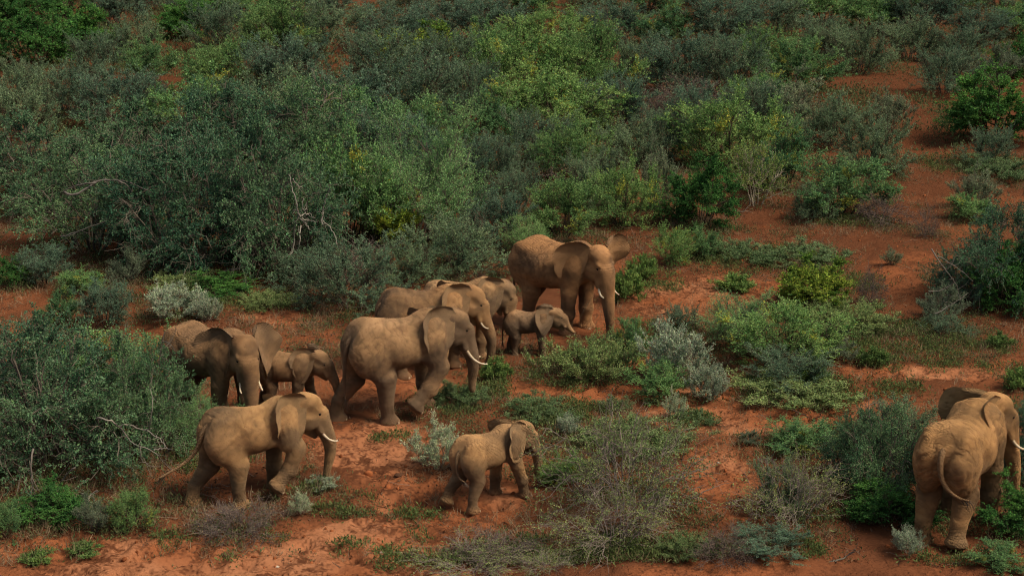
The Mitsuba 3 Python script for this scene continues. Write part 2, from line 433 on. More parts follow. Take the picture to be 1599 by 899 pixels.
        wave = 0.016 * np.sin(t_at * 15 + ph0)[None] * edge ** 2 + 0.010 * np.sin(t_at * 31 + ph0 * 2)[None] * edge ** 4
        bow = 0.075 * np.sin(np.clip(u / 0.34, 0, 1) * math.pi * 0.9) - 0.05 * np.clip(u / 0.34, 0, 1) ** 2
        curl = -0.05 * np.clip((w - 0.10) / 0.08, 0, 1) ** 2 * edge ** 3 + 0.03 * np.clip((-0.2 - w) / 0.15, 0, 1)
        veins = 0.004 * np.sin(np.arctan2(w, u + 0.05) * 16) * edge
        off = bow + wave + curl + veins
        back, out, upv = np.array([-math.cos(fl), s * math.sin(fl), 0]), np.array([math.sin(fl), s * math.cos(fl), 0]), np.array([0, 0, 1.0])
        tilt = math.radians(ear_tilt - head[1] * 0.85)
        le = math.radians(24) + lift
        upv = upv * math.cos(le) - np.array([0, s * math.sin(le), 0])
        out = np.cross(back, upv) * -s
        back, upv = back * math.cos(tilt) + upv * math.sin(tilt), upv * math.cos(tilt) - back * math.sin(tilt)
        P = np.array([0.085, s * 0.128, 0.040]) + (u[..., None] * back + w[..., None] * upv * 0.88) * ear_n + off[..., None] * out
        th = (0.010 * (1 - 0.55 * edge) * (1 - edge ** 6) + 0.003)[..., None] * out
        A, B = P + th, P - th
        vv = np.concatenate([A.reshape(-1, 3), B.reshape(-1, 3)])
        N = nr * 44
        a_, b_ = np.meshgrid(np.arange(nr - 1), np.arange(43), indexing='ij')
        qd = np.stack([a_ * 44 + b_, (a_ + 1) * 44 + b_, (a_ + 1) * 44 + b_ + 1, a_ * 44 + b_ + 1], -1).reshape(-1, 4)
        rim = np.array([[(nr - 1) * 44 + j, (nr - 1) * 44 + j + 1, N + (nr - 1) * 44 + j + 1, N + (nr - 1) * 44 + j] for j in range(43)])
        qa = np.vstack([qd[:, ::s], qd[:, ::-s] + N, rim])
        ff = np.vstack([qa[:, [0, 1, 2]], qa[:, [0, 2, 3]]])
        vw = ph + (R @ (vv * hs).T).T
        bg = meshkit.fbm(vw * 3.0 + 4, 4, seed=seed + 20 + i)
        ec = np.array([0.145, 0.105, 0.070]) + np.clip(0.25 + 1.4 * (bg - 0.4) + 0.4 * (red - 0.5), 0, 1)[:, None] * np.array([0.150, 0.092, 0.040])
        ec = ec * (0.8 + 0.4 * meshkit.fbm(vw * 16, 2, seed=seed + 22))[:, None] * np.array(tone) * ear_tone
        add('ear', (vw, ff), 'skin', np.clip(ec, 0.01, 0.8))
        # --- eye
        ev, ef = trimesh.creation.icosphere(2, 1.0).vertices, trimesh.creation.icosphere(2, 1.0).faces
        add('eye', (np.array(ev) * 0.0165 * hs + hd(0.237, s * 0.098, -0.012), np.array(ef)), 'eye_dark')
        # --- tusk
        if tusk > 0:
            L = tusk
            tp = curve([hd(0.252, s * 0.076, -0.165), hd(0.295, s * 0.088, -0.225), hd(0.295 + 0.45 * L, s * (0.09 + 0.10 * L), -0.225 - 0.36 * L), hd(0.295 + 1.0 * L, s * (0.09 + 0.13 * L), -0.225 - 0.42 * L)], 14)
            tm = tube(tp, np.linspace(1, 0.34, 14) * 0.021 * hs * (0.75 + 0.25 * min(1, tusk / 0.2)), 9)
            stain = np.clip(1.1 - np.linalg.norm(tm[0] - tp[0], axis=1) / (0.75 * L * hs + 1e-6), 0, 1)[:, None] * 0.75 + 0.4 * (meshkit.noise(tm[0] * 40, seed)[:, None] - 0.4)
            add('tusk', tm, 'tusk_ivory', np.clip(np.array([0.56, 0.49, 0.37]) * (1 - stain) + np.array([0.30, 0.20, 0.12]) * stain, 0.05, 0.8))
    # --- tail
    tp = [np.array([-0.46 * LONG, 0, 0.82]) * S, np.array([-0.515 * LONG, 0, 0.775]) * S]
    for o in tail:
        tp.append(tp[-1] + np.array(o) * S)
    tl_ = curve(tp, 26)
    tv, tf = tube(tl_, np.linspace(0.028, 0.0085, 26) * S, 9)
    tc = np.tile(np.array([0.185, 0.125, 0.078]) * np.array(tone), (len(tv), 1)) * (0.75 + 0.5 * meshkit.noise(tv * 20, seed)[:, None])
    tk = add('tail', (tv, tf), 'skin', tc)
    hair = []
    for _ in range(26):
        d = tl_[-1] - tl_[-4]
        d /= np.linalg.norm(d)
        e = d * 0.6 + np.array([0, 0, -0.5]) + rng.normal(0, 0.22, 3)
        st = tl_[-1] - d * rng.uniform(0, 0.07) * S
        L = rng.uniform(0.06, 0.12) * S
        hair.append(tube([st, st + e * L * 0.5, st + e * L + np.array([0, 0, -0.2 * L])], [0.003, 0.0025, 0.001], 3, cap=False))
    k = number(tk + '_tuft')
    scene[k] = mikit.ply(joined(hair), 'tail_hair', to_world=M)
    # --- toenails
    for (c, Rf) in feet:
        for g in (-0.75, 0.0, 0.75):
            sp = trimesh.creation.icosphere(1, 1.0)
            o = np.array([math.cos(g) * 0.086, math.sin(g) * 0.080, 0.002]) * S
            add('toenail', ((np.array(sp.vertices) * np.array([0.012, 0.020, 0.019]) * S) @ rot_z(g).T @ Rf.T + c + Rf @ o, np.array(sp.faces)), 'nail')
    return key
# ------------------------------------------------------------------ shrubs: skeletons of stems, branches and twigs that carry leaves
scene['leaf'] = {'type': 'principledthin', 'base_color': vcol(), 'roughness': 0.55, 'spec_trans': 0.0, 'diff_trans': 0.40, 'eta': 1.35}
scene['bark'] = {'type': 'twosided', 'b': {'type': 'diffuse', 'reflectance': vcol()}}


def tubes(starts, dirs, lens, r0, r1, bend, wig, rng, k=4, sides=3):
    """Many tapered twigs at once: returns (vertices, triangles, points (n, k, 3))."""
    n = len(starts)
    t = np.linspace(0, 1, k)[None, :, None]
    side = rng.normal(0, 1, (n, 1, 3)) * wig
    side2 = rng.normal(0, 1, (n, 1, 3)) * wig * 0.6
    P = starts[:, None] + dirs[:, None] * lens[:, None, None] * t + (bend[:, None] * t ** 2 + side * np.sin(t * 3.1) + side2 * np.sin(t * 6.3)) * lens[:, None, None]
    tg = unit(np.gradient(P, axis=1))
    a = unit(np.cross(tg, np.array([0.31, 0.77, 0.55])))
    b = np.cross(tg, a)
    g = np.arange(sides) * 2 * np.pi / sides
    r = (r0[:, None] + (r1 - r0)[:, None] * t[:, :, 0])
    V = P[:, :, None] + r[:, :, None, None] * (np.cos(g)[:, None] * a[:, :, None] + np.sin(g)[:, None] * b[:, :, None])
    i, j = np.meshgrid(np.arange(k - 1), np.arange(sides), indexing='ij')
    q = np.stack([i * sides + j, i * sides + (j + 1) % sides, (i + 1) * sides + (j + 1) % sides, (i + 1) * sides + j], -1).reshape(-1, 4)
    q = (q[None] + (np.arange(n) * k * sides)[:, None, None]).reshape(-1, 4)
    return V.reshape(-1, 3), np.vstack([q[:, [0, 1, 2]], q[:, [0, 2, 3]]]), P


def leaves(pos, axis, L, Wd, rng, fold=0.25):
    """Folded diamond leaves: two triangles each."""
    n = len(pos)
    axis = unit(axis)
    side = unit(np.cross(axis, rng.normal(0, 1, (n, 3)) + np.array([0, 0, 0.001])))
    up = np.cross(side, axis)
    l, w = L[:, None], Wd[:, None]
    V = np.stack([pos, pos + axis * l * 0.5 + side * w * 0.5 + up * w * fold, pos + axis * l, pos + axis * l * 0.5 - side * w * 0.5 + up * w * fold], 1)
    k = np.arange(n)[:, None] * 4
    F = np.concatenate([k + np.array([[0, 1, 2]]), k + np.array([[0, 2, 3]])])
    return V.reshape(-1, 3), F


def shrub(seed, W, H, stems=9, branches=7, twigs=7, per=16, leaf=(0.06, 0.032), cols=((0.06, 0.10, 0.03), (0.10, 0.14, 0.05)), bark=(0.20, 0.17, 0.14), rise=0.5, arch=0.25, bare=0.1, low=0.0, upright=0.0,
          twig_r=0.004, stem_r=0.022, odd=None, odd_part=0.04, reach=0.42, twl=0.20, ragged=0.45):
    """rise: how steeply stems leave the ground. bare: share of twigs without leaves. upright: how far leaves and twigs point up. odd: a second leaf colour on some branches."""
    rng = np.random.default_rng(seed)
    size = (W + H) / 2
    az = rng.uniform(0, 2 * np.pi) + np.arange(stems) * 2.399963 + rng.normal(0, 0.3, stems)
    rad = np.sqrt((np.arange(stems) + 0.5) / stems) * rng.uniform(0.75, 1.05, stems)
    hgt = np.sqrt(np.clip(1 - (rad * 0.92) ** 2, 0.05, 1)) * (1 + rng.normal(0, ragged * 0.5, stems))
    hgt = np.maximum(hgt, 0.16 + low)
    end = np.stack([np.cos(az) * rad * W / 2, np.sin(az) * rad * W / 2, hgt * H], 1) * np.array([1, 1, 0.86])
    base = np.stack([np.cos(az) * rad * 0.10 * W, np.sin(az) * rad * 0.10 * W, np.zeros(stems) - 0.06], 1)
    ctrl = base + (end - base) * np.array([1 - rise, 1 - rise, rise * 0.5 + 0.42]) * 0.75
    ctrl += rng.normal(0, 0.06, ctrl.shape) * size
    kk = 9
    t = np.linspace(0, 1, kk)[None, :, None]
    P0 = (1 - t) ** 2 * base[:, None] + 2 * t * (1 - t) * ctrl[:, None] + t ** 2 * end[:, None]
    P0 = P0 + (np.cumsum(rng.normal(0, 0.012, P0.shape), 1) * size) * (t > 0)
    parts = []
    for i in range(stems):
        r = stem_r * rng.uniform(0.6, 1.2) * np.linspace(1, 0.3, kk)
        parts.append(tube(P0[i], r, 5, cap=False))
    sv, sf = joined(parts)
    # branches
    nb = stems * branches
    si = np.repeat(np.arange(stems), branches)
    tb = 1 - rng.uniform(0, 1, nb) ** 1.1 * 0.72
    idx = np.minimum((tb * (kk - 1)).astype(int), kk - 2)
    fr = (tb * (kk - 1) - idx)[:, None]
    sb = P0[si, idx] * (1 - fr) + P0[si, idx + 1] * fr
    ax = unit(P0[si, idx + 1] - P0[si, idx])
    cen = np.array([0, 0, H * 0.25])
    out = unit(sb - cen)
    db = unit(ax * 0.55 + out * 0.55 + rng.normal(0, 0.55, (nb, 3)) + np.array([0, 0, 0.15 + upright]))
    lb = reach * size * rng.uniform(0.45, 1.0, nb) * (1.15 - 0.5 * tb)
    bv, bf, PB = tubes(sb, db, lb, np.full(nb, stem_r * 0.42), np.full(nb, twig_r), np.array([[0, 0, -arch + upright * 0.5]]) * np.ones((nb, 1)), 0.09, rng, k=5, sides=4)
    # twigs
    nt = nb * twigs
    bi = np.repeat(np.arange(nb), twigs)
    tt = rng.uniform(0.2, 1.0, nt)
    idx = np.minimum((tt * 4).astype(int), 3)
    fr = (tt * 4 - idx)[:, None]
    st = PB[bi, idx] * (1 - fr) + PB[bi, idx + 1] * fr
    ax = unit(PB[bi, idx + 1] - PB[bi, idx])
    dt = unit(ax * 0.6 + unit(st - cen) * 0.35 + rng.normal(0, 0.6, (nt, 3)) + np.array([0, 0, 0.18 + upright * 1.2]))
    lt = twl * size * rng.uniform(0.4, 1.1, nt)
    tv, tf, PT = tubes(st, dt, lt, np.full(nt, twig_r), np.full(nt, twig_r * 0.45), np.array([[0, 0, -0.1 + upright * 0.3]]) * np.ones((nt, 1)), 0.08, rng, k=4, sides=3)
    PT[..., 2] = np.maximum(PT[..., 2], 0.02)
    wood = joined([(sv, sf), (bv, bf), (tv, tf)])
    wood[0][:, 2] = np.maximum(wood[0][:, 2], -0.08)
    wc = np.array(bark) * (0.65 + 0.7 * meshkit.fbm(wood[0] * 6.0 / max(size, 0.5), 3, seed=seed))[:, None]
    # leaves
    bare_b = rng.random(nb) < bare
    keep = np.nonzero(~bare_b[bi] & (rng.random(nt) > bare * 0.5))[0]
    if per > 0 and len(keep):
        li = np.repeat(keep, int(per * LUSH))
        n = len(li)
        u = rng.uniform(0.05, 1.05, n)
        idx = np.clip((u * 3).astype(int), 0, 2)
        fr = (u * 3 - idx)[:, None]
        pos = PT[li, idx] * (1 - fr) + PT[li, idx + 1] * fr + rng.normal(0, leaf[0] * 0.35, (n, 3))
        axd = unit(dt[li]) * 0.6 + rng.normal(0, 0.65, (n, 3)) + np.array([0, 0, 0.1 + upright])
        pos[:, 2] = np.maximum(pos[:, 2], 0.015)
        lv, lf = leaves(pos, axd, leaf[0] * rng.uniform(0.6, 1.25, n), leaf[1] * rng.uniform(0.7, 1.2, n), rng)
        mixer = np.clip(rng.normal(0.45, 0.28, n) + rng.normal(0, 0.22, nb)[bi[li]] + rng.normal(0, 0.15, stems)[si[bi[li]]], 0, 1)[:, None]
        lc = np.array(cols[0]) * (1 - mixer) + np.array(cols[1]) * mixer
        if odd is not None:
            o = (rng.random(nb) < odd_part)[bi[li]] & (rng.random(n) < 0.8) | (rng.random(n) < odd_part * 0.25)
            lc[o] = np.array(odd) * rng.uniform(0.7, 1.2, (o.sum(), 1))
        lum = lc.mean(1, keepdims=True)
        lc = np.maximum(lum + (lc - lum) * 1.18, 0.004)
        lc = lc * BRIGHT * rng.uniform(0.62, 1.45, (n, 1)) * (1 + rng.normal(0, 0.07, (n, 3)))
        lc = np.repeat(np.clip(lc, 0.004, 0.7), 4, 0)
    else:
        lv = lf = lc = None
    return wood, np.clip(wc, 0.01, 0.8), lv, lf, lc


GREY_BARK, DARK_BARK, PALE_BARK = (0.150, 0.135, 0.118), (0.09, 0.075, 0.06), (0.34, 0.31, 0.26)
LUSH, BRIGHT = 1.6, 1.85   # leaves per twig and leaf colour
KINDS = {  # nominal width and height in metres, then how it grows
    'thicket_bush': (4.2, 2.5, 3, dict(stems=24, branches=8, twigs=8, per=22, leaf=(0.062, 0.036), cols=((0.028, 0.060, 0.038), (0.078, 0.128, 0.076)), bark=GREY_BARK, rise=0.35, arch=0.35, bare=0.16, stem_r=0.040, twig_r=0.0055)),
    'olive_shrub': (2.7, 1.8, 3, dict(stems=16, branches=8, twigs=8, per=24, leaf=(0.050, 0.021), cols=((0.046, 0.078, 0.056), (0.108, 0.154, 0.104)), bark=DARK_BARK, rise=0.5, arch=0.1, bare=0.18, upright=0.25, stem_r=0.022, twig_r=0.0045)),
    'round_bush': (2.0, 1.8, 2, dict(stems=14, branches=8, twigs=8, per=19, leaf=(0.056, 0.036), cols=((0.020, 0.056, 0.022), (0.052, 0.115, 0.038)), bark=DARK_BARK, rise=0.5, arch=0.2, bare=0.04, stem_r=0.024, twig_r=0.004)),
    'leafy_bush': (2.3, 1.9, 3, dict(stems=15, branches=8, twigs=8, per=17, leaf=(0.060, 0.030), cols=((0.042, 0.090, 0.046), (0.102, 0.172, 0.080)), bark=DARK_BARK, rise=0.55, arch=0.1, bare=0.07, upright=0.15, stem_r=0.022, twig_r=0.004, odd=(0.15, 0.165, 0.05), odd_part=0.03)),
    'bright_bush': (2.4, 2.0, 2, dict(stems=16, branches=8, twigs=8, per=18, leaf=(0.055, 0.026), cols=((0.048, 0.100, 0.044), (0.120, 0.186, 0.082)), bark=DARK_BARK, rise=0.55, arch=0.1, bare=0.06, upright=0.2, stem_r=0.022, twig_r=0.004, odd=(0.15, 0.17, 0.05), odd_part=0.03)),
    'feathery_bush': (3.0, 2.3, 2, dict(stems=17, branches=9, twigs=9, per=22, leaf=(0.048, 0.016), cols=((0.066, 0.130, 0.062), (0.140, 0.225, 0.112)), bark=GREY_BARK, rise=0.55, arch=0.15, bare=0.05, upright=0.35, stem_r=0.026, twig_r=0.004)),
    'silver_shrub': (1.2, 0.95, 3, dict(stems=14, branches=6, twigs=6, per=15, leaf=(0.048, 0.017), cols=((0.108, 0.142, 0.108), (0.215, 0.258, 0.198)), bark=PALE_BARK, rise=0.6, arch=0.0, bare=0.08, upright=0.7, stem_r=0.011, twig_r=0.003)),
    'grey_shrub': (1.5, 1.2, 2, dict(stems=15, branches=7, twigs=7, per=15, leaf=(0.048, 0.017), cols=((0.058, 0.080, 0.058), (0.110, 0.138, 0.102)), bark=GREY_BARK, rise=0.6, arch=0.0, bare=0.12, upright=0.6, stem_r=0.012, twig_r=0.003)),
    'yellow_bush': (1.7, 1.05, 2, dict(stems=15, branches=7, twigs=7, per=15, leaf=(0.058, 0.036), cols=((0.048, 0.088, 0.026), (0.135, 0.170, 0.044)), bark=DARK_BARK, rise=0.5, arch=0.1, bare=0.05, upright=0.3, stem_r=0.015, twig_r=0.0035)),
    'dead_brush': (1.6, 0.85, 2, dict(stems=22, branches=7, twigs=6, per=2, leaf=(0.035, 0.014), cols=((0.10, 0.085, 0.065), (0.18, 0.15, 0.11)), bark=(0.115, 0.096, 0.094), rise=0.25, arch=0.35, bare=0.3, stem_r=0.010, twig_r=0.0038, twl=0.28, reach=0.5)),
    'sparse_bush': (3.0, 1.6, 2, dict(stems=15, branches=7, twigs=7, per=7, leaf=(0.056, 0.024), cols=((0.065, 0.092, 0.045), (0.130, 0.160, 0.080)), bark=(0.20, 0.175, 0.165), rise=0.25, arch=0.15, bare=0.30, stem_r=0.020, twig_r=0.0048, twl=0.24, reach=0.5, ragged=0.5)),
    'low_forb': (1.5, 0.50, 3, dict(stems=34, branches=5, twigs=5, per=13, leaf=(0.042, 0.013), cols=((0.060, 0.092, 0.045), (0.115, 0.155, 0.080)), bark=(0.12, 0.10, 0.07), rise=0.55, arch=0.0, bare=0.08, upright=0.8, stem_r=0.007, twig_r=0.0028, twl=0.14, reach=0.28)),
    'pale_stemmed_sapling': (1.9, 2.3, 2, dict(stems=8, branches=7, twigs=7, per=12, leaf=(0.052, 0.026), cols=((0.050, 0.085, 0.032), (0.100, 0.140, 0.055)), bark=PALE_BARK, rise=0.9, arch=0.05, bare=0.18, upright=0.3, stem_r=0.022, twig_r=0.004, low=0.4)),
    'green_tuft': (0.7, 0.42, 2, dict(stems=16, branches=4, twigs=4, per=9, leaf=(0.060, 0.022), cols=((0.038, 0.072, 0.030), (0.085, 0.130, 0.052)), bark=(0.10, 0.09, 0.04), rise=0.6, arch=0.0, bare=0.0, upright=0.6, stem_r=0.005, twig_r=0.0025)),
}
VARIANTS = {}
for q, (kind, (w_, h_, many, how)) in enumerate(KINDS.items()):
    for i in range(many):
        wood, wc, lv, lf, lc = shrub(100 * q + i + 1, w_, h_, **how)
        lc = np.clip(lc * np.array([(1, 1, 1), (1.26, 1.20, 1.10), (0.80, 0.88, 0.96)][i]), 0.004, 0.7)
        g = f'{kind}_form_{i}'
        ext = np.percentile(np.abs(lv[:, :2]), 98) * 2, np.percentile(lv[:, 2], 99)
        scene[g] = {'type': 'shapegroup', 'branches': mikit.ply(wood, 'bark', color=wc), 'foliage': mikit.ply((lv, lf), 'leaf', color=lc)}
        VARIANTS[kind, i] = (g, ext[0], ext[1])

PLANTED = []   # (x, y, radius) of every shrub, for the leaf litter below
plant_rng = random.Random(7)


def plant(kind, px, py, w, h, label=None, group=None, name=None, form=None, turn=None, cat='bush'):
    """A shrub whose middle stands where the photograph's pixel (px, py) meets the ground, w and h pixels large."""
    p = at(px, py)
    k = ppm(py)
    wm, hm = w / (k / CP), h / k * 0.96
    i = plant_rng.randrange(KINDS[kind][2]) if form is None else form
    g, gw, gh = VARIANTS[kind, i]
    turn = plant_rng.uniform(0, 360) if turn is None else turn
    s = wm / gw
    key = number(name or kind)
    scene[key] = {'type': 'instance', 'sg': {'type': 'ref', 'id': g},
                  'to_world': T().translate([float(p[0]), float(p[1]), float(relief(p[0], p[1]))]).rotate([0, 0, 1], turn).scale([s, s, hm / gh])}
    tag(key, label, cat, group)
    PLANTED.append((p[0], p[1], wm / 2))
    return key
# ------------------------------------------------------------------ the bushes one can point to
P = plant
# left foreground thicket
P('thicket_bush', 70, 735, 330, 225, 'large dark green thicket bush with bare grey branches filling the left edge in front', form=0)
P('thicket_bush', 215, 715, 190, 190, 'dark thicket bush with pale bent branches between the left edge and the half grown elephant', form=1)
P('thicket_bush', 40, 640, 260, 130, 'dark green thicket bush behind the large one on the left edge, by the facing cow', form=2)
P('leafy_bush', 175, 640, 210, 120, 'green leafy bush whose top hides the legs of the dark facing cow')
P('feathery_bush', 325, 700, 130, 80, 'green feathery bush between the facing cow and the half grown elephant')
P('bright_bush', 205, 830, 78, 66, 'small leafy light green shrub in front of the large left thicket')
P('grey_shrub', 148, 832, 58, 62, 'small dull silvery shrub just left of the small leafy light green shrub in front')
P('round_bush', 90, 815, 110, 60, 'low dark green shrub under the large left thicket near the lower left corner', form=0)
P('leafy_bush', 5, 845, 60, 70, 'small green shrub cut by the left edge near the lower left corner')
P('green_tuft', 58, 878, 46, 15, 'low dark green plant alone on the red soil in the lower left corner')
P('green_tuft', 132, 866, 50, 15, 'low green plant on the red soil below the small dull silvery shrub')
P('dead_brush', 376, 838, 135, 58, 'dead grey brush of tangled twigs beside the hind feet of the half grown elephant', cat='dead bush')
P('silver_shrub', 470, 806, 40, 42, 'tiny silvery tuft at the right end of the dead grey brush')
P('silver_shrub', 505, 765, 46, 20, 'flat grey tuft on the soil before the raised foot of the half grown elephant', name='grey_tuft')
# behind the left elephants
P('silver_shrub', 277, 500, 95, 52, 'pale silver shrub right behind the rump of the dark facing cow')
P('silver_shrub', 326, 506, 42, 42, 'smaller silver shrub just right of the pale one behind the facing cow')
P('leafy_bush', 102, 505, 62, 62, 'small green bush on the red soil left of the pale silver shrub')
P('olive_shrub', 165, 508, 90, 75, 'dark olive shrub just right of the small green bush on the left soil')
P('grey_shrub', 204, 440, 62, 60, 'dull silvery shrub at the lower edge of the big left thicket')
P('olive_shrub', 72, 440, 95, 60, 'olive shrub at the shaded lower edge of the thicket near the left edge')
P('round_bush', 20, 445, 60, 50, 'dark shrub cut by the left edge above the red soil strip')
P('leafy_bush', 130, 455, 70, 40, 'low green shrub under the overhanging branches of the big left thicket')
P('round_bush', 345, 465, 90, 40, 'low green bush at the lower edge of the big left thicket above the young elephant')
P('low_forb', 290, 455, 110, 27, 'low green plant patch under the big left thicket, right of the dull silvery shrub', cat='plant')
P('low_forb', 420, 480, 90, 20, 'low dark plant on the soil above the young elephant without tusks', cat='plant')
# big left thicket, front to back
P('thicket_bush', 150, 385, 250, 165, 'dark thicket bush with a long arching bare branch on the left', form=1)
P('thicket_bush', 290, 415, 260, 200, 'big dark green thicket bush left of the whitish dead branches', form=2)
P('thicket_bush', 430, 420, 260, 230, 'big green thicket bush with whitish dead branches in front of it', form=0)
P('feathery_bush', 655, 375, 215, 205, 'feathery light green bush left of the big cow elephant, brightest of the left thicket', form=0)
P('yellow_bush', 606, 385, 105, 85, 'yellow flowered shrub at the lower left of the bright feathery bush')
P('leafy_bush', 545, 385, 160, 190, 'green bush between the whitish dead branches and the bright feathery bush')
P('olive_shrub', 545, 485, 190, 110, 'grey green mound shrub left of the elephant cluster', form=0)
P('olive_shrub', 470, 455, 110, 65, 'small grey olive shrub at the foot of the whitish dead branches')
P('olive_shrub', 715, 425, 170, 95, 'greyish twiggy shrub directly behind the backs of the elephant cluster', form=1)
P('olive_shrub', 640, 440, 120, 70, 'dull olive shrub behind the rump of the short tusked elephant')
P('olive_shrub', 770, 385, 110, 90, 'grey brown twiggy shrub just behind the rump of the big cow', form=2)
P('dead_brush', 560, 440, 120, 60, 'grey dead brush in the gap under the yellow flowered shrub', cat='dead bush')
# behind the big cow and to its right
P('bright_bush', 880, 372, 135, 95, 'rounded green bush just behind the back of the big cow elephant')
P('feathery_bush', 820, 395, 80, 60, 'small light green bush behind the rump of the big cow elephant')
P('bright_bush', 975, 355, 100, 105, 'bright yellowish green bush right of the rounded one behind the big cow', form=1)
P('olive_shrub', 935, 330, 120, 100, 'olive shrub behind the bright yellowish green bush')
P('grey_shrub', 1025, 330, 70, 105, 'tall grey green shrub left of the dark round bush')
P('round_bush', 1092, 352, 120, 112, 'dark green round bush behind the ears of the big cow, densest of the middle')
P('bright_bush', 1052, 412, 70, 62, 'bright leafy shrub at the edge of the red path right of the big cow')
P('leafy_bush', 1095, 402, 58, 50, 'small green shrub touching the right side of the bright leafy one by the path')
P('low_forb', 1150, 402, 110, 28, 'low green plants in a strip along the path right of the big cow', cat='plant')
P('low_forb', 1245, 405, 150, 27, 'low grey green plant strip above the yellow green bush by the path', cat='plant')
P('green_tuft', 1005, 440, 45, 40, 'small green plant right behind the trunk of the big cow')
P('green_tuft', 975, 470, 50, 50, 'green plant between the forelegs and the trunk of the big cow')
P('bright_bush', 1135, 262, 165, 120, 'bright green bush high in the middle right, above the dark round bush', form=1)
P('pale_stemmed_sapling', 1180, 322, 110, 110, 'thin sapling with pale upright stems right of the dark round bush', cat='sapling')
P('leafy_bush', 1225, 300, 120, 100, 'green bush right of the pale stemmed sapling')
P('leafy_bush', 1318, 335, 150, 92, 'spreading bright and dark green bush above the middle of the right path')
P('olive_shrub', 1268, 342, 80, 55, 'small bluish green shrub at the left foot of the spreading bush by the path')
P('dead_brush', 1375, 350, 90, 50, 'grey grass like brush at the right foot of the spreading bush by the path', cat='dead bush')
P('olive_shrub', 1360, 268, 130, 90, 'grey olive shrub above the spreading bush, left of the path')
P('grey_shrub', 1385, 205, 66, 66, 'pale silver shrub at the left side of the winding path')
P('grey_shrub', 1228, 205, 120, 92, 'broad silvery shrub above the bright green bush')
P('olive_shrub', 1300, 225, 130, 80, 'dull olive shrub between the broad silvery shrub and the path')
P('olive_shrub', 1290, 90, 110, 60, 'grey olive shrub high up above the broad silvery shrub')
P('grey_shrub', 1285, 92, 50, 50, 'small silvery shrub high up left of the top of the path')
# right side
P('round_bush', 1555, 225, 150, 120, 'dark green dense bush at the upper right edge beside the path')
P('olive_shrub', 1475, 145, 110, 70, 'grey green shrub right of the top of the path')
P('grey_shrub', 1560, 130, 80, 62, 'silvery shrub above the dark dense bush at the right edge')
P('olive_shrub', 1545, 260, 90, 60, 'dim shrub between the path and the dark dense bush')
P('low_forb', 1560, 275, 120, 28, 'shaded low plants below the dark dense bush at the right edge', cat='plant')
P('grey_shrub', 1525, 325, 66, 62, 'pale branchy shrub on the right, standing on red soil above the big right bush')
P('leafy_bush', 1515, 345, 72, 46, 'green leafy shrub around the foot of the pale branchy shrub')
P('dead_brush', 1447, 372, 40, 52, 'small dry grey shrub at the right side of the path', cat='dead bush')
P('dead_brush', 1360, 475, 46, 66, 'dry pinkish grey shrub right of the yellow green bush', cat='dead bush')
P('yellow_bush', 1265, 478, 122, 72, 'yellow green bush on the red soil in the middle of the right side', form=0)
P('green_tuft', 1150, 452, 56, 26, 'small green plant alone on the red path right of the big cow')
P('grey_shrub', 1392, 412, 30, 28, 'dark little tuft alone in the middle of the path', name='dark_tuft')
P('thicket_bush', 1565, 470, 190, 150, 'big grey green bush cut by the right edge, with bare branches on its left', form=2)
P('round_bush', 1575, 480, 130, 110, 'dark green leafy bush at the right edge inside the big grey green one')
P('grey_shrub', 1470, 500, 75, 60, 'dull silvery shrub at the lower left of the big grey green bush')
P('olive_shrub', 1475, 522, 80, 32, 'low dull shrub under the dull silvery one on the right')
P('green_tuft', 1560, 545, 36, 26, 'small bright plant under the big grey green bush on the right')
P('green_tuft', 1365, 570, 42, 32, 'small green tuft on the red soil right of the large yellowish green bush')
P('bright_bush', 1225, 565, 175, 100, 'large yellowish green bush in the middle right, largest on the open soil', form=1)
P('feathery_bush', 1150, 535, 130, 80, 'green feathery bush left of the large yellowish green one')
P('olive_shrub', 1230, 600, 160, 62, 'grey green lower shrub in front of the large yellowish green bush')
P('grey_shrub', 1300, 560, 70, 50, 'grey tipped shrub at the right side of the large yellowish green bush')
P('low_forb', 1240, 620, 190, 31, 'low green plants under the large yellowish green bush', cat='plant')
P('green_tuft', 1268, 600, 44, 44, 'pale dry grass tuft at the foot of the large yellowish green bush', cat='grass tuft')
P('low_forb', 1320, 510, 150, 34, 'bright green low plants right below the yellow green bush', cat='plant')
P('silver_shrub', 1055, 590, 105, 92, 'tallest pale silver green shrub, right of the trunk of the big cow', form=0)
P('leafy_bush', 1030, 615, 90, 60, 'green shrub growing at the left foot of the tall pale silver one')
P('silver_shrub', 1105, 622, 62, 58, 'smaller pale silver shrub at the right foot of the tall one')
P('silver_shrub', 1052, 648, 36, 44, 'thin grey tuft in front of the green shrub in the middle')
P('low_forb', 925, 582, 150, 55, 'grey green shrub patch in front of the calf', cat='bush')
P('leafy_bush', 985, 548, 62, 58, 'green shrub under the trunk tip of the big cow')
P('olive_shrub', 1060, 520, 70, 45, 'dull green shrub behind the tall pale silver one')
P('green_tuft', 775, 592, 42, 36, 'bright green plant under the tusks of the long tusked elephant')
P('low_forb', 715, 630, 95, 33, 'greyish green plant patch at the forefeet of the long tusked elephant', cat='plant')
P('low_forb', 850, 650, 120, 30, 'grey green low plant patch above the head of the small tan elephant', cat='plant')
P('low_forb', 960, 630, 60, 17, 'small dull plant patch left of the thin grey tuft in the middle', cat='plant')
P('silver_shrub', 685, 733, 92, 78, 'dense pale green grey shrub left of the small tan elephant', form=1)
P('bright_bush', 880, 752, 80, 48, 'light green leafy shrub in front of the trunk of the small tan elephant')
P('silver_shrub', 888, 682, 36, 34, 'pale little plant right of the head of the small tan elephant')
P('low_forb', 990, 700, 180, 34, 'bright green low plants behind the big twiggy bush in front', cat='plant')
P('low_forb', 1085, 655, 70, 19, 'low green plant on the soil right below the tall pale silver shrub', cat='plant')
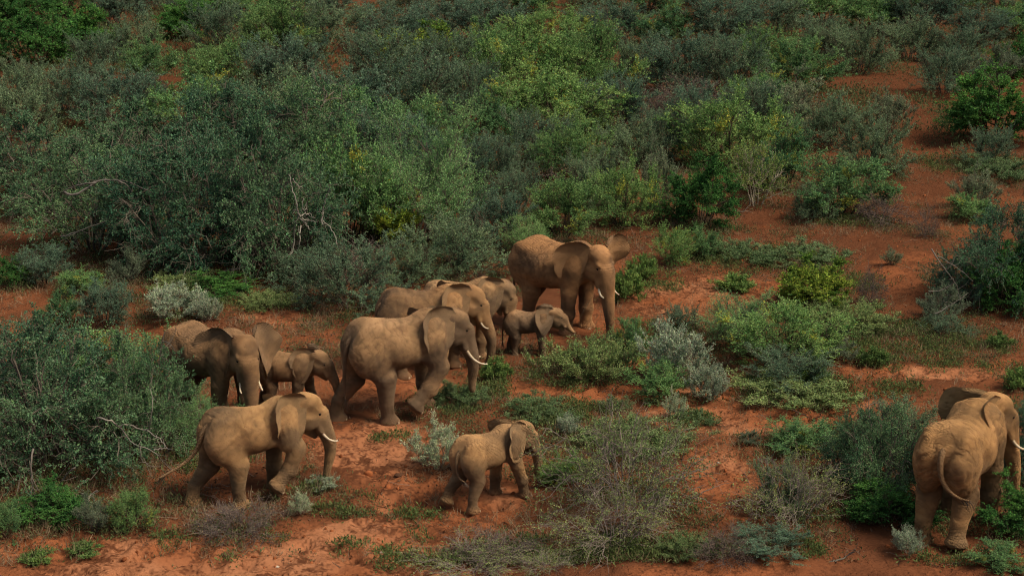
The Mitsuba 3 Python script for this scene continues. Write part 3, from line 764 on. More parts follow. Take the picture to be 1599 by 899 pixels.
P('grey_shrub', 1170, 690, 36, 22, 'pale dry little tuft on the path in the right middle')
# foreground middle and right
P('sparse_bush', 980, 800, 260, 160, 'big twiggy bush with grey stems in the middle foreground', form=0)
P('sparse_bush', 960, 858, 200, 100, 'twiggy leafy bush at the lower edge in front of the big twiggy one', form=1)
P('low_forb', 1070, 870, 90, 31, 'green plant patch at the right foot of the big twiggy bush', cat='plant')
P('sparse_bush', 735, 884, 190, 40, 'purplish grey low shrub patch left at the lower edge of the middle foreground', cat='plant')
P('dead_brush', 770, 870, 150, 42, 'grey purple low brush in the middle of the lower edge', cat='dead bush')
P('sparse_bush', 850, 888, 110, 34, 'greyish low plant patch at the lower edge left of the twiggy bushes', cat='plant')
P('dead_brush', 1130, 885, 90, 60, 'thin bare twigs at the lower edge right of the twiggy bushes', cat='dead bush')
P('sparse_bush', 1240, 825, 180, 115, 'silver green leafy bush in the right foreground', form=1)
P('olive_shrub', 1215, 800, 110, 80, 'dark grey bush behind the left of the silver green leafy bush')
P('olive_shrub', 1200, 872, 120, 36, 'low dark green plant mass under the silver green leafy bush')
P('thicket_bush', 1375, 775, 165, 150, 'dark bluish thicket bush left of the elephant at the right edge', form=1)
P('thicket_bush', 1345, 745, 120, 110, 'dark shaded bush at the left of the bluish thicket bush', form=0)
P('round_bush', 1390, 815, 130, 70, 'dark low bush in the shade left of the hind feet of the right elephant')
P('olive_shrub', 1400, 690, 140, 70, 'grey green shrub behind the back of the right elephant')
P('leafy_bush', 1250, 700, 110, 46, 'green low shrub beside the path left of the shaded bush')
P('silver_shrub', 1417, 868, 48, 44, 'small pale silver tuft at the hind feet of the right elephant')
P('round_bush', 1590, 830, 110, 90, 'dark bush cut by the right edge under the right elephant')
P('thicket_bush', 1610, 730, 140, 110, 'dark bush cut by the right edge behind the trunk of the right elephant', form=2)
P('leafy_bush', 1560, 885, 90, 40, 'low dark green plants in the lower right corner')
P('green_tuft', 1590, 610, 50, 36, 'green plant at the right edge above the head of the right elephant')

# ------------------------------------------------------------------ rows of bushes climbing to the top of the photo
ROWS = [  # kind, x, base y, width, height
    ('thicket_bush', 60, 320, 230, 120), ('thicket_bush', 215, 300, 230, 120), ('thicket_bush', 350, 300, 230, 140), ('thicket_bush', 500, 290, 220, 140), ('olive_shrub', 420, 225, 180, 100), ('leafy_bush', 300, 215, 140, 90),
    ('olive_shrub', 200, 205, 130, 80), ('olive_shrub', 120, 190, 120, 75), ('olive_shrub', 40, 225, 130, 90), ('leafy_bush', 235, 130, 80, 60), ('olive_shrub', 150, 120, 90, 60), ('olive_shrub', 215, 95, 90, 60),
    ('round_bush', 55, 105, 130, 90), ('round_bush', 120, 85, 90, 70), ('olive_shrub', 30, 160, 90, 60), ('bright_bush', 345, 150, 120, 75), ('olive_shrub', 440, 150, 130, 80), ('olive_shrub', 560, 215, 160, 90),
    ('olive_shrub', 660, 205, 170, 110), ('olive_shrub', 730, 195, 120, 90), ('olive_shrub', 590, 135, 150, 80), ('yellow_bush', 640, 110, 120, 60), ('olive_shrub', 700, 130, 110, 70), ('leafy_bush', 760, 120, 90, 70),
    ('bright_bush', 830, 170, 150, 110), ('bright_bush', 910, 165, 150, 110), ('bright_bush', 860, 215, 170, 90), ('leafy_bush', 770, 225, 90, 70), ('olive_shrub', 960, 205, 110, 80), ('olive_shrub', 840, 265, 130, 80),
    ('bright_bush', 900, 285, 110, 80), ('olive_shrub', 980, 265, 110, 70), ('olive_shrub', 780, 300, 90, 80), ('olive_shrub', 800, 345, 90, 70), ('olive_shrub', 1040, 250, 100, 70), ('olive_shrub', 1060, 145, 120, 80),
    ('olive_shrub', 1130, 150, 130, 85), ('olive_shrub', 1000, 130, 90, 70), ('bright_bush', 1195, 125, 110, 70), ('leafy_bush', 1250, 140, 100, 70), ('olive_shrub', 1210, 60, 130, 60), ('olive_shrub', 1130, 75, 120, 70),
    ('leafy_bush', 1040, 75, 100, 60), ('olive_shrub', 950, 70, 110, 60), ('bright_bush', 850, 80, 110, 60), ('olive_shrub', 770, 65, 110, 60), ('olive_shrub', 690, 60, 110, 55), ('olive_shrub', 600, 75, 110, 60),
    ('olive_shrub', 500, 85, 130, 75), ('bright_bush', 430, 90, 120, 75), ('olive_shrub', 350, 80, 110, 65), ('round_bush', 290, 60, 90, 60), ('leafy_bush', 410, 30, 110, 55), ('olive_shrub', 500, 30, 100, 45),
    ('leafy_bush', 330, 30, 90, 50), ('round_bush', 30, 40, 100, 60), ('round_bush', 110, 25, 90, 55), ('olive_shrub', 190, 40, 90, 55), ('olive_shrub', 250, 15, 90, 45), ('olive_shrub', 640, 20, 70, 40),
    ('olive_shrub', 740, 15, 100, 45), ('leafy_bush', 830, 25, 100, 50), ('olive_shrub', 920, 15, 90, 45), ('leafy_bush', 1010, 25, 100, 50), ('olive_shrub', 1100, 15, 110, 50), ('olive_shrub', 1200, 5, 100, 50),
    ('leafy_bush', 1290, 40, 110, 60), ('leafy_bush', 1370, 55, 110, 70), ('olive_shrub', 1440, 60, 110, 70), ('olive_shrub', 1340, 115, 100, 70), ('olive_shrub', 1420, 95, 110, 60), ('leafy_bush', 1400, 10, 110, 55),
    ('leafy_bush', 1490, 20, 100, 50), ('olive_shrub', 1560, 15, 90, 45), ('olive_shrub', 1530, 70, 90, 50), ('leafy_bush', 1590, 60, 80, 55), ('olive_shrub', 1500, 100, 90, 50), ('round_bush', 1595, 120, 80, 60),
    ('olive_shrub', 1170, 215, 110, 80), ('leafy_bush', 1180, 180, 100, 60), ('olive_shrub', 1090, 200, 100, 60), ('dead_brush', 1075, 175, 110, 50), ('dead_brush', 905, 320, 110, 60), ('dead_brush', 1010, 200, 80, 60),
    ('olive_shrub', 600, 290, 150, 100), ('leafy_bush', 520, 250, 130, 100), ('leafy_bush', 660, 260, 130, 90), ('olive_shrub', 720, 300, 100, 80)]
BAND = [(42, 'top edge'), (85, 'upper row'), (130, 'upper part'), (190, 'upper middle'), (250, 'middle'), (400, 'lower part')]
COLUMN = [(130, 'at the left edge'), (300, 'above the facing cow'), (450, 'above the half grown elephant'), (590, 'above the long tusked elephant'), (720, 'above the short tusked elephant'), (860, 'above the rump of the big cow'),
          (990, 'above the head of the big cow'), (1120, 'above the dark round bush'), (1260, 'above the yellow green bush'), (1420, 'above the winding path'), (1700, 'at the right edge')]
HUE = {'thicket_bush': 'dark thicket bush', 'olive_shrub': 'grey olive shrub', 'leafy_bush': 'green leafy bush', 'bright_bush': 'bright green bush', 'round_bush': 'dark round bush', 'yellow_bush': 'yellow flowered bush', 'dead_brush': 'grey dead brush', 'silver_shrub': 'silvery shrub',
       'feathery_bush': 'light green feathery bush'}
NTH = ['', 'the left one of two', 'the right one of two']
spots = {}
for row in ROWS:
    spots.setdefault((row[0], next(b for a, b in BAND if row[2] < a), next(b for a, b in COLUMN if row[1] < a)), []).append(row)
for (kind, band, column), rows in spots.items():
    rows.sort(key=lambda r: r[1])
    for i, (_, x, y, w, h) in enumerate(rows):
        nth = '' if len(rows) == 1 else (' left', ' right')[i] if len(rows) == 2 else (' left', ' middle', ' right', ' rightmost')[i]
        P(kind, x, y, w * 1.12, h * 1.15, f'{nth[1:] + " " if nth else ""}{HUE[kind]} {column}, {band} of the bushland')
# the bushland goes on over the rise behind what the photograph shows
far_rng = random.Random(5)
for i in range(90):
    kind = far_rng.choice(['olive_shrub', 'leafy_bush', 'olive_shrub', 'round_bush'])
    g, gw, gh = VARIANTS[kind, 0]
    yy = far_rng.uniform(112, 190)
    xx = far_rng.uniform(-0.55, 0.55) * yy
    s = far_rng.uniform(3.2, 5.2) / gw
    scene[f'far_bushland__{i + 1:03d}'] = {'type': 'instance', 'sg': {'type': 'ref', 'id': g}, 'to_world': T().translate([xx, yy, float(relief(xx, yy))]).rotate([0, 0, 1], far_rng.uniform(0, 360)).scale([s, s, s])}
tag('far_bushland', 'bushland beyond the last row of bushes', 'bushland', kind='stuff')
# ------------------------------------------------------------------ the ground: red earth with darker, litter strewn patches and shade painted into the far slope; relief and footprints
def axis_steps(lo, a, b, hi, fine, grow):
    x = [a]
    while x[-1] < b:
        x.append(x[-1] + fine)
    s = fine
    while x[-1] < hi:
        s *= grow
        x.append(x[-1] + s)
    s = fine
    while x[0] > lo:
        s *= grow
        x.insert(0, x[0] - s)
    return np.array(x)


def ellipse(px, py, w, h):
    c = at(px, py)
    return c[0], c[1], w / 2 / (ppm(py) / CP), abs(at(px, py - h / 2)[1] - at(px, py + h / 2)[1]) / 2


def inside(x, y, els):
    """How deep (0 to 1) the points lie inside the soft ellipses."""
    d = np.zeros_like(x)
    for cx, cy, rx, ry in els:
        d = np.maximum(d, np.clip(1.6 * (1 - ((x - cx) / rx) ** 2 - ((y - cy) / ry) ** 2), 0, 1))
    return d


TRAIL = [ellipse(*e) for e in [(600, 700, 260, 110), (560, 845, 420, 90), (700, 780, 280, 80), (1000, 610, 500, 28), (1120, 455, 300, 60), (1200, 655, 380, 46), (1440, 580, 330, 26), (1040, 470, 160, 70), (1330, 640, 200, 40),
                               (330, 860, 400, 50), (120, 860, 300, 50), (1130, 760, 130, 180), (600, 600, 260, 70), (330, 895, 760, 70), (620, 900, 500, 60), (1080, 900, 260, 40),
                               (960, 560, 180, 30), (840, 610, 140, 20), (440, 500, 130, 30), (1060, 640, 120, 20)]]
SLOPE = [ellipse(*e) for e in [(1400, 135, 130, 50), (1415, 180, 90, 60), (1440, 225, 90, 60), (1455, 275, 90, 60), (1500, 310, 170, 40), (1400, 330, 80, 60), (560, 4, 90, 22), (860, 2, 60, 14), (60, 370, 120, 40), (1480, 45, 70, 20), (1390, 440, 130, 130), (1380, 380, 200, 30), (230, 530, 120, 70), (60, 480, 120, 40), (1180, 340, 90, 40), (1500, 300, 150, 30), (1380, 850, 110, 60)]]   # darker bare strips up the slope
GREEN = [ellipse(*e) for e in [(980, 692, 230, 60), (900, 640, 130, 40), (1240, 610, 250, 60), (1300, 540, 200, 60), (1085, 655, 80, 30), (560, 772, 60, 18), (655, 800, 90, 22), (520, 800, 80, 24), (640, 838, 70, 18), (610, 860, 70, 16),
                               (545, 855, 80, 16), (620, 690, 110, 16), (700, 630, 130, 50), (770, 610, 60, 40), (860, 650, 140, 44), (900, 580, 190, 60), (1380, 560, 160, 40), (1450, 535, 220, 30), (1560, 575, 90, 20), (1400, 520, 220, 40), (1330, 440, 120, 40), (1500, 545, 200, 40), (1400, 610, 120, 24), (1470, 570, 70, 16),
                               (1150, 405, 160, 40), (1250, 395, 140, 40), (1020, 440, 120, 50), (90, 868, 120, 16), (330, 720, 160, 60), (390, 480, 220, 30), (1350, 690, 200, 70), (1240, 700, 120, 40), (1200, 870, 200, 60), (960, 870, 260, 70),
                               (1530, 880, 120, 40), (1440, 880, 80, 30), (80, 800, 200, 50), (230, 845, 140, 24), (420, 845, 90, 16), (1520, 260, 190, 50), (1540, 420, 100, 40), (1330, 345, 150, 24), (1010, 530, 160, 60), (700, 880, 260, 50),
                               (850, 860, 120, 60), (1560, 640, 80, 40), (480, 770, 70, 14), (560, 800, 60, 10), (350, 880, 60, 10)]]
PL = np.array(PLANTED)


def nearness_to_shrubs(x, y, grow=1.0):
    """How near (0 to 1) the points lie to the foot of a shrub."""
    d = np.zeros_like(x)
    for cx, cy, r in PL:
        m = (np.abs(x - cx) < r * 2.2 * grow) & (np.abs(y - cy) < r * 2.2 * grow)
        if m.any():
            q = ((x[m] - cx) ** 2 + (y[m] - cy) ** 2) / (r * grow) ** 2
            d[m] = np.maximum(d[m], np.exp(-q * 1.1))
    return d


gx, gy = axis_steps(-420, -18, 18, 420, 0.075, 1.055), axis_steps(-60, 20.5, 54, 900, 0.075, 1.055)
gi, gj = len(gx), len(gy)
X, Y = np.meshgrid(gx, gy, indexing='ij')
xf, yf = X.ravel(), Y.ravel()
Z = relief(xf, yf)
near_ = inside(xf, yf, TRAIL)
litter = nearness_to_shrubs(xf, yf)
pn = np.stack([xf, yf, xf * 0], -1)
in_fine = (np.abs(xf) < 18.5) & (yf > 20) & (yf < 55)
rough = (meshkit.fbm(pn * 3.1 + 7, 4, seed=31) - 0.5) * 0.060 + (meshkit.noise(pn * 7.0, 33) - 0.5) * 0.022
rough += 0.05 * np.clip(meshkit.fbm(pn * 0.9, 3, seed=35) - 0.5, 0, 1) * 2 * (1 - near_)
Z = Z + np.where(in_fine, rough * (1 - 0.45 * near_), 0) + 0.05 * litter
walk_rng = np.random.default_rng(12)
for _ in range(750):   # footprints of the herd in the soft earth of the trail
    e = TRAIL[walk_rng.integers(0, 14)]
    cx, cy = e[0] + walk_rng.normal(0, 0.6) * e[2], e[1] + walk_rng.normal(0, 0.6) * e[3]
    r = walk_rng.uniform(0.13, 0.22)
    m = (np.abs(xf - cx) < 0.6) & (np.abs(yf - cy) < 0.6)
    if m.any():
        q = np.sqrt((xf[m] - cx) ** 2 + (yf[m] - cy) ** 2) / r
        Z[m] += -0.036 * np.exp(-q ** 4) + 0.013 * np.exp(-((q - 1.35) / 0.3) ** 2)


def ground_z(x, y):
    from scipy.interpolate import RegularGridInterpolator
    return RegularGridInterpolator((gx, gy), Z.reshape(gi, gj), bounds_error=False, fill_value=0.0)(np.stack([x, y], -1))


cover = np.clip(litter * 0.75 + (meshkit.fbm(pn * 0.55, 4, seed=41) - 0.5) * 1.7 + 0.56 - near_ * 0.95 + np.clip((yf - 40) / 30, 0, 0.75), 0, 1)  # litter and noise; the distance term paints shade into the far soil
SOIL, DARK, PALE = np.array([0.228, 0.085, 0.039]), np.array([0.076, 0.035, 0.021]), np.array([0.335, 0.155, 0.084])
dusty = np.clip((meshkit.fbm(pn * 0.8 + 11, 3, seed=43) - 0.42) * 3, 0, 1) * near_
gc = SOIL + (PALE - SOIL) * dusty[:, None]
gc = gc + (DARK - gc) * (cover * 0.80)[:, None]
i_, j_ = np.meshgrid(np.arange(gi - 1), np.arange(gj - 1), indexing='ij')
gq = np.stack([i_ * gj + j_, (i_ + 1) * gj + j_, (i_ + 1) * gj + j_ + 1, i_ * gj + j_ + 1], -1).reshape(-1, 4)


def soil_grain(p, n, uv):
    a = fbm(p.x * 9, p.y * 9, p.z * 9, 3)
    b = noise(p.x * 46, p.y * 46, p.z * 46)
    c = noise(p.x * 23 + 5, p.y * 23, p.z * 5)
    return a * 0.65 + b * 0.25 + smoothstep(0.66, 0.82, c) * 0.35


scene['soil'] = {'type': 'blendbsdf', 'weight': proc(lambda p, n, uv: smoothstep(0.46, 0.70, fbm(p.x * 4.2 + 3, p.y * 4.2, 0.5, 4) * 0.55 + 0.22 * noise(p.x * 24, p.y * 24, 0.0) + 0.30 * fbm(p.x * 0.9, p.y * 0.7, 3.0, 3))),
                 'a': bump_of({'type': 'diffuse', 'reflectance': vcol()}, soil_grain, 0.030, 0.006),
                 'b': bump_of({'type': 'diffuse', 'reflectance': {'type': 'rgb', 'value': [0.100, 0.041, 0.022]}}, soil_grain, 0.045, 0.006)}
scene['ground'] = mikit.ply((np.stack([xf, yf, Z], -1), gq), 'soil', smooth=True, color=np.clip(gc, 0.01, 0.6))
tag('ground', 'red earth with darker litter strewn patches, footprints and shade painted on the far slope', kind='structure')

# ------------------------------------------------------------------ small growth that nobody could count
stuff_rng = np.random.default_rng(99)


def scatter(n, weight, x0=-20, x1=20, y0=22, y1=54):
    x, y = stuff_rng.uniform(x0, x1, n), stuff_rng.uniform(y0, y1, n)
    x = x * (0.42 + 0.58 * (y - 22) / 32) if y1 < 60 else x * (0.33 + 0.67 * (y - y0) / (y1 - y0))
    keep = stuff_rng.random(n) < weight(x, y)
    return x[keep], y[keep]


def sprigs(x, y, count, L, Wd, height, cols, up=0.9, spread=0.06):
    n = len(x)
    li = np.repeat(np.arange(n), count)
    m = len(li)
    size = stuff_rng.uniform(0.6, 1.4, n)[li]
    pos = np.stack([x, y, ground_z(x, y)], -1)[li] + np.concatenate([stuff_rng.normal(0, spread, (m, 2)) * size[:, None], (stuff_rng.uniform(0, 1, m) * height * size)[:, None]], 1)
    ax = stuff_rng.normal(0, 0.6, (m, 3)) + np.array([0, 0, up])
    V, Fc = leaves(pos, ax, L * size * stuff_rng.uniform(0.6, 1.3, m), Wd * size * stuff_rng.uniform(0.7, 1.2, m), stuff_rng)
    t = np.clip(stuff_rng.normal(0.45, 0.25, n)[li] + stuff_rng.normal(0, 0.2, m), 0, 1)[:, None]
    c = 1.25 * (np.array(cols[0]) * (1 - t) + np.array(cols[1]) * t) * stuff_rng.uniform(0.75, 1.25, (m, 1))
    return V, Fc, np.repeat(c, 4, 0)


def noise2(x, y, f, seed):
    return meshkit.fbm(np.stack([x * f, y * f, x * 0], -1), 3, seed=seed)


hx, hy = scatter(185000, lambda x, y: inside(x, y, GREEN) * np.clip((noise2(x, y, 2.2, 51) - 0.36) * 5, 0, 1))
V1 = sprigs(hx, hy, 7, 0.065, 0.021, 0.10, ((0.055, 0.085, 0.033), (0.120, 0.165, 0.062)))
hx, hy = scatter(85000, lambda x, y: np.clip(nearness_to_shrubs(x, y, 1.15) * 1.3 - inside(x, y, TRAIL + SLOPE) * 0.5, 0, 1) * np.clip((noise2(x, y, 1.6, 53) - 0.38) * 4, 0, 1))
V2 = sprigs(hx, hy, 7, 0.065, 0.022, 0.14, ((0.045, 0.070, 0.030), (0.105, 0.135, 0.060)))
hx, hy = scatter(130000, lambda x, y: np.clip((noise2(x, y, 0.5, 55) - 0.40) * 4, 0, 1) * np.clip((noise2(x, y, 2.6, 57) - 0.40) * 4, 0, 1) * (1 - 0.93 * inside(x, y, TRAIL + SLOPE)) * 0.8)
V3 = sprigs(hx, hy, 6, 0.060, 0.018, 0.09, ((0.065, 0.080, 0.040), (0.140, 0.145, 0.075)))
hx, hy = scatter(42000, lambda x, y: np.clip((noise2(x, y, 0.35, 59) - 0.34) * 4, 0, 1) * (1 - inside(x, y, TRAIL + SLOPE)), -46, 46, 52, 125)
V4 = sprigs(hx, hy, 9, 0.13, 0.05, 0.34, ((0.045, 0.070, 0.032), (0.105, 0.135, 0.065)), spread=0.16)
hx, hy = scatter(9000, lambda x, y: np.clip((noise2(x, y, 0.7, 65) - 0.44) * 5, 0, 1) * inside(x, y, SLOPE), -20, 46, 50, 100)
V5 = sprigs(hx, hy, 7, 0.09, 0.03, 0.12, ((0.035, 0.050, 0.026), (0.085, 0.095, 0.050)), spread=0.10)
gv, gf = joined([(a, b) for a, b, _ in (V1, V2, V3, V4, V5)])
scene['ground_herbs'] = mikit.ply((gv, gf), 'leaf', color=np.vstack([V1[2], V2[2], V3[2], V4[2], V5[2]]))
tag('ground_herbs', 'low green herbs in loose patches on the red earth', 'ground cover', kind='stuff')
hx, hy = scatter(58000, lambda x, y: np.clip((noise2(x, y, 0.8, 61) - 0.42) * 4, 0, 1) * (0.35 + 0.65 * nearness_to_shrubs(x, y, 1.3)) * (1 - 0.75 * inside(x, y, TRAIL + SLOPE)))
D1 = sprigs(hx, hy, 7, 0.17, 0.008, 0.02, ((0.15, 0.115, 0.075), (0.29, 0.24, 0.165)), up=1.0, spread=0.04)
scene['dry_grass'] = mikit.ply(D1[:2], 'leaf', color=D1[2])
tag('dry_grass', 'thin dry grass between the bushes', 'grass', kind='stuff')
hx, hy = scatter(100000, lambda x, y: np.clip(nearness_to_shrubs(x, y, 1.5) * 0.9 + (noise2(x, y, 0.9, 63) - 0.50) * 2.2, 0, 1) * (1 - 0.80 * inside(x, y, TRAIL + SLOPE)))
L1 = sprigs(hx, hy, 2, 0.055, 0.026, 0.006, ((0.060, 0.034, 0.022), (0.16, 0.105, 0.07)), up=0.05, spread=0.05)
nx = stuff_rng.random(len(hx)) < 0.16
tx, ty = hx[nx], hy[nx]
nt_ = len(tx)
td = unit(stuff_rng.normal(0, 1, (nt_, 3)) * np.array([1, 1, 0.10]))
tw = tubes(np.stack([tx, ty, ground_z(tx, ty) + 0.012], -1), td, stuff_rng.uniform(0.10, 0.55, nt_), np.full(nt_, 0.006), np.full(nt_, 0.003), np.zeros((nt_, 3)), 0.10, stuff_rng, k=4)
tc = np.repeat(np.array([0.10, 0.075, 0.06]) * stuff_rng.uniform(0.6, 2.2, (nt_, 1)), 12, 0)
lv_, lf_ = joined([L1[:2], tw[:2]])
scene['leaf_litter'] = mikit.ply((lv_, lf_), 'bark', color=np.vstack([L1[2], tc]))
tag('leaf_litter', 'dead leaves and twigs scattered over the red earth', 'litter', kind='stuff')
hx, hy = scatter(6500, lambda x, y: 0.25 + 0.5 * inside(x, y, TRAIL + SLOPE))
nb_ = len(hx)
ico = trimesh.creation.icosphere(1, 1.0)
sz = stuff_rng.gamma(1.5, 0.009, nb_) + 0.008
cv = np.array(ico.vertices)[None] * sz[:, None, None] * stuff_rng.uniform(0.7, 1.3, (nb_, 1, 3)) * (1 + stuff_rng.normal(0, 0.12, (nb_, len(ico.vertices), 1))) + np.stack([hx, hy, ground_z(hx, hy)], -1)[:, None]
cf = (np.array(ico.faces)[None] + (np.arange(nb_) * len(ico.vertices))[:, None, None]).reshape(-1, 3)
cc = np.repeat(np.array([0.24, 0.085, 0.037]) * stuff_rng.uniform(0.55, 1.35, (nb_, 1)), len(ico.vertices), 0)
scene['soil_clods'] = mikit.ply((cv.reshape(-1, 3), cf), 'bark', smooth=True, color=cc)
tag('soil_clods', 'small clods of red earth lying on the ground', 'soil', kind='stuff')
# ------------------------------------------------------------------ the herd
HERD = 'elephants of the herd crossing the red earth'
# front left, front right, hind left, hind right: swing, bend, lift
elephant((868, 508), 2.22, -32, 'big reddish brown cow elephant with spread ears, tallest of the herd, at the back', HERD, head=(-22, 12, 0),
         trunk=((0.03, 0, -0.17), (0.035, 0, -0.20), (0.015, 0, -0.17), (-0.03, 0, -0.11)), legs=((2, 0, 0), (-6, 0, 0), (-10, 0, 0), (8, 0, 0)), ears=(74, 56), ear_size=(1.16, 1.10), head_size=0.95, ear_lift=(-18, -14), ear_tone=1.3, ear_tilt=12, tusk=0.12, red=0.95, seed=1, girth=1.2,
         tone=(1.02, 0.88, 0.78))
elephant((625, 650), 2.18, 24, 'long tusked brown elephant striding right in the middle of the herd', HERD, head=(-6, 14, 0),
         trunk=((0.05, 0, -0.14), (0.02, 0, -0.16), (-0.01, 0, -0.13), (0.0, 0, -0.07)), legs=((4, 0, 0), (20, 46, 0.05), (-24, 0, 0), (18, 0, 0)), ears=(6, 22), ear_lift=(28, -6), ear_size=1.20, tusk=0.24, red=0.30, seed=2, tone=(0.96, 0.96, 0.98))
elephant((662, 580), 1.98, 10, 'short tusked brown elephant half hidden behind the long tusked one', HERD, head=(-4, 16, 0),
         trunk=((0.06, 0, -0.16), (0.05, 0, -0.18), (-0.02, 0, -0.16), (-0.04, 0, -0.12)), legs=((8, 0, 0), (-8, 12, 0.02), (-6, 0, 0), (8, 0, 0)), ears=(6, 22), ear_lift=(28, -6), tusk=0.11, red=0.60, seed=3, tone=(1.02, 0.96, 0.90))
elephant((722, 552), 1.80, 10, 'brown elephant farthest back in the cluster, mostly hidden, its head by the big cow', HERD, head=(-6, 30, 0),
         legs=((8, 0, 0), (-8, 0, 0), (-6, 0, 0), (8, 0, 0)), ears=(6, 12), ear_lift=(28, 0), tusk=0.0, red=0.6, seed=4)
elephant((824, 551), 1.08, -4, 'small grey brown calf standing beside the legs of the big cow', HERD, head=(0, -6, 0), head_size=1.03, headed=0.03,
         trunk=((0.055, 0, -0.09), (0.07, 0, -0.08), (0.05, 0, -0.05)), legs=((2, 0, 0), (6, 0, 0), (-6, 0, 0), (8, 0, 0)), ears=(15, 22), tusk=0.0, red=0.2, seed=5, girth=0.95, tone=(0.92, 0.92, 0.95))
elephant((334, 664), 2.0, -31, 'dark brown cow elephant facing the viewer with wide ears beside the left bush', HERD, head=(-36, 12, 0),
         trunk=((0.035, 0, -0.17), (0.02, 0, -0.19), (-0.01, 0, -0.17), (-0.02, 0, -0.12)), legs=((4, 0, 0), (-6, 0, 0), (-8, 0, 0), (6, 0, 0)), ears=(36, 36), ear_lift=(-2, -6), ear_size=1.3, ear_tilt=-4, head_size=0.95, tusk=0.12, red=0.5, seed=6, tone=(0.80, 0.76, 0.74))
elephant((450, 645), 1.28, -10, 'young brown elephant without tusks walking between the facing cow and the long tusked one', HERD, head=(-4, 2, 0), head_size=0.98,
         trunk=((0.07, 0, -0.14), (0.05, 0, -0.17), (0.03, 0, -0.15), (0.05, 0, -0.10)), legs=((10, 0, 0), (-10, 0, 0), (-12, 0, 0), (12, 0, 0)), ears=(40, 14), tusk=0.0, red=0.3, seed=7, tone=(0.82, 0.80, 0.80))
elephant((400, 778), 1.82, 27, 'tan half grown elephant with its tail stretched back, stepping with a raised forefoot', HERD, head=(-8, 8, 0), head_size=0.94,
         trunk=((0.06, 0, -0.15), (0.02, 0, -0.17), (-0.03, 0, -0.15), (-0.02, 0, -0.12)), legs=((-4, 0, 0), (34, 52, 0.07), (-26, 0, 0), (14, 0, 0)), ears=(12, 24), ear_lift=(26, -6), tusk=0.16, red=0.45, seed=8,
         tail=((-0.06, 0, -0.14), (-0.16, 0.02, -0.16), (-0.20, 0.03, -0.10)), tone=(1.12, 1.08, 0.98), girth=0.93)
elephant((763, 777), 1.37, 38, 'small tan elephant seen from behind, walking right in the open foreground', HERD, head=(-14, 10, 0), head_size=0.94,
         trunk=((0.06, 0, -0.15), (0.02, 0, -0.17), (0.0, 0, -0.14), (0.03, 0, -0.10)), legs=((-6, 0, 0), (22, 0, 0), (-16, 14, 0.015), (-2, 0, 0)), ears=(30, 30), ear_lift=(26, 0), tusk=0.0, red=0.5, seed=9,
         tail=((-0.04, -0.02, -0.12), (0.0, -0.03, -0.14), (0.03, -0.09, -0.06)), tone=(1.18, 1.14, 1.05), roughskin=0.8, girth=0.94)
elephant((1492, 824), 2.18, 55, 'big wrinkled brown elephant seen from behind at the right edge of the photo', HERD, head=(-32, 8, 0),
         trunk=((0.05, 0, -0.17), (0.06, 0, -0.18), (0.03, 0, -0.16), (0.03, 0, -0.12)), legs=((0, 0, 0), (6, 0, 0), (-3, 0, 0), (3, 12, 0.02)), ears=(74, 28), ear_lift=(24, 0), ear_tilt=2, tusk=0.18, red=0.85, seed=10,
         tail=((-0.03, -0.01, -0.09), (-0.01, -0.04, -0.10), (0.0, -0.09, -0.07), (0.0, -0.10, -0.01)), tone=(1.06, 0.98, 0.82), roughskin=1.5, grid=0.016)

# ------------------------------------------------------------------ dead branches, sticks and stones
def through(px, py, dist):
    """The point on a photograph pixel's line of sight at the distance dist along the ground."""
    u, v = (px - W0 / 2) / FOC, (py - H0 / 2) / FOC
    t = dist / (CP - v * SP)
    return np.array([u * t, dist, CAM_H - t * (SP + v * CP)])


def dead_branch(foot, limbs, r, label, colour=(0.34, 0.31, 0.27), name='dead_branch', cat='dead branch', seed=1):
    """Crooked bare limbs; each is a list of photograph pixels with an optional step towards the camera, at the distance of the ground pixel foot."""
    rng = np.random.default_rng(seed)
    d0 = at(*foot)[1]
    parts = []
    for i, limb in enumerate(limbs):
        pts = np.array([through(q[0], q[1], d0 - (q[2] if len(q) > 2 else 0.12 * math.sin(k * 1.7 + i))) for k, q in enumerate(limb)])
        m = max(8, 4 * len(pts))
        c = curve(pts, m) if len(pts) > 2 else np.linspace(pts[0], pts[1], m)
        c = c + rng.normal(0, r * 0.30, c.shape)
        rad = np.linspace(1.0 if i == 0 else 0.75, 0.25, m) * r * 0.8 * rng.uniform(0.85, 1.15, m)
        parts.append(tube(c, rad, 6))
        for _ in range(len(pts)):   # short broken twigs
            k = rng.integers(m // 4, m - 1)
            e = unit(rng.normal(0, 1, 3) + np.array([0, 0, 0.5])) * rng.uniform(0.08, 0.35)
            parts.append(tube([c[k], c[k] + e * 0.5 + rng.normal(0, 0.02, 3), c[k] + e], [rad[k] * 0.5, rad[k] * 0.35, 0.002], 4, cap=False))
    v, f = joined(parts)
    col = np.array(colour) * 0.55 * (0.6 + 0.8 * meshkit.fbm(v * 9, 3, seed=seed))[:, None]
    key = number(name)
    scene[key] = mikit.ply((v, f), 'bark', smooth=True, color=np.clip(col, 0.01, 0.7))
    tag(key, label, cat)


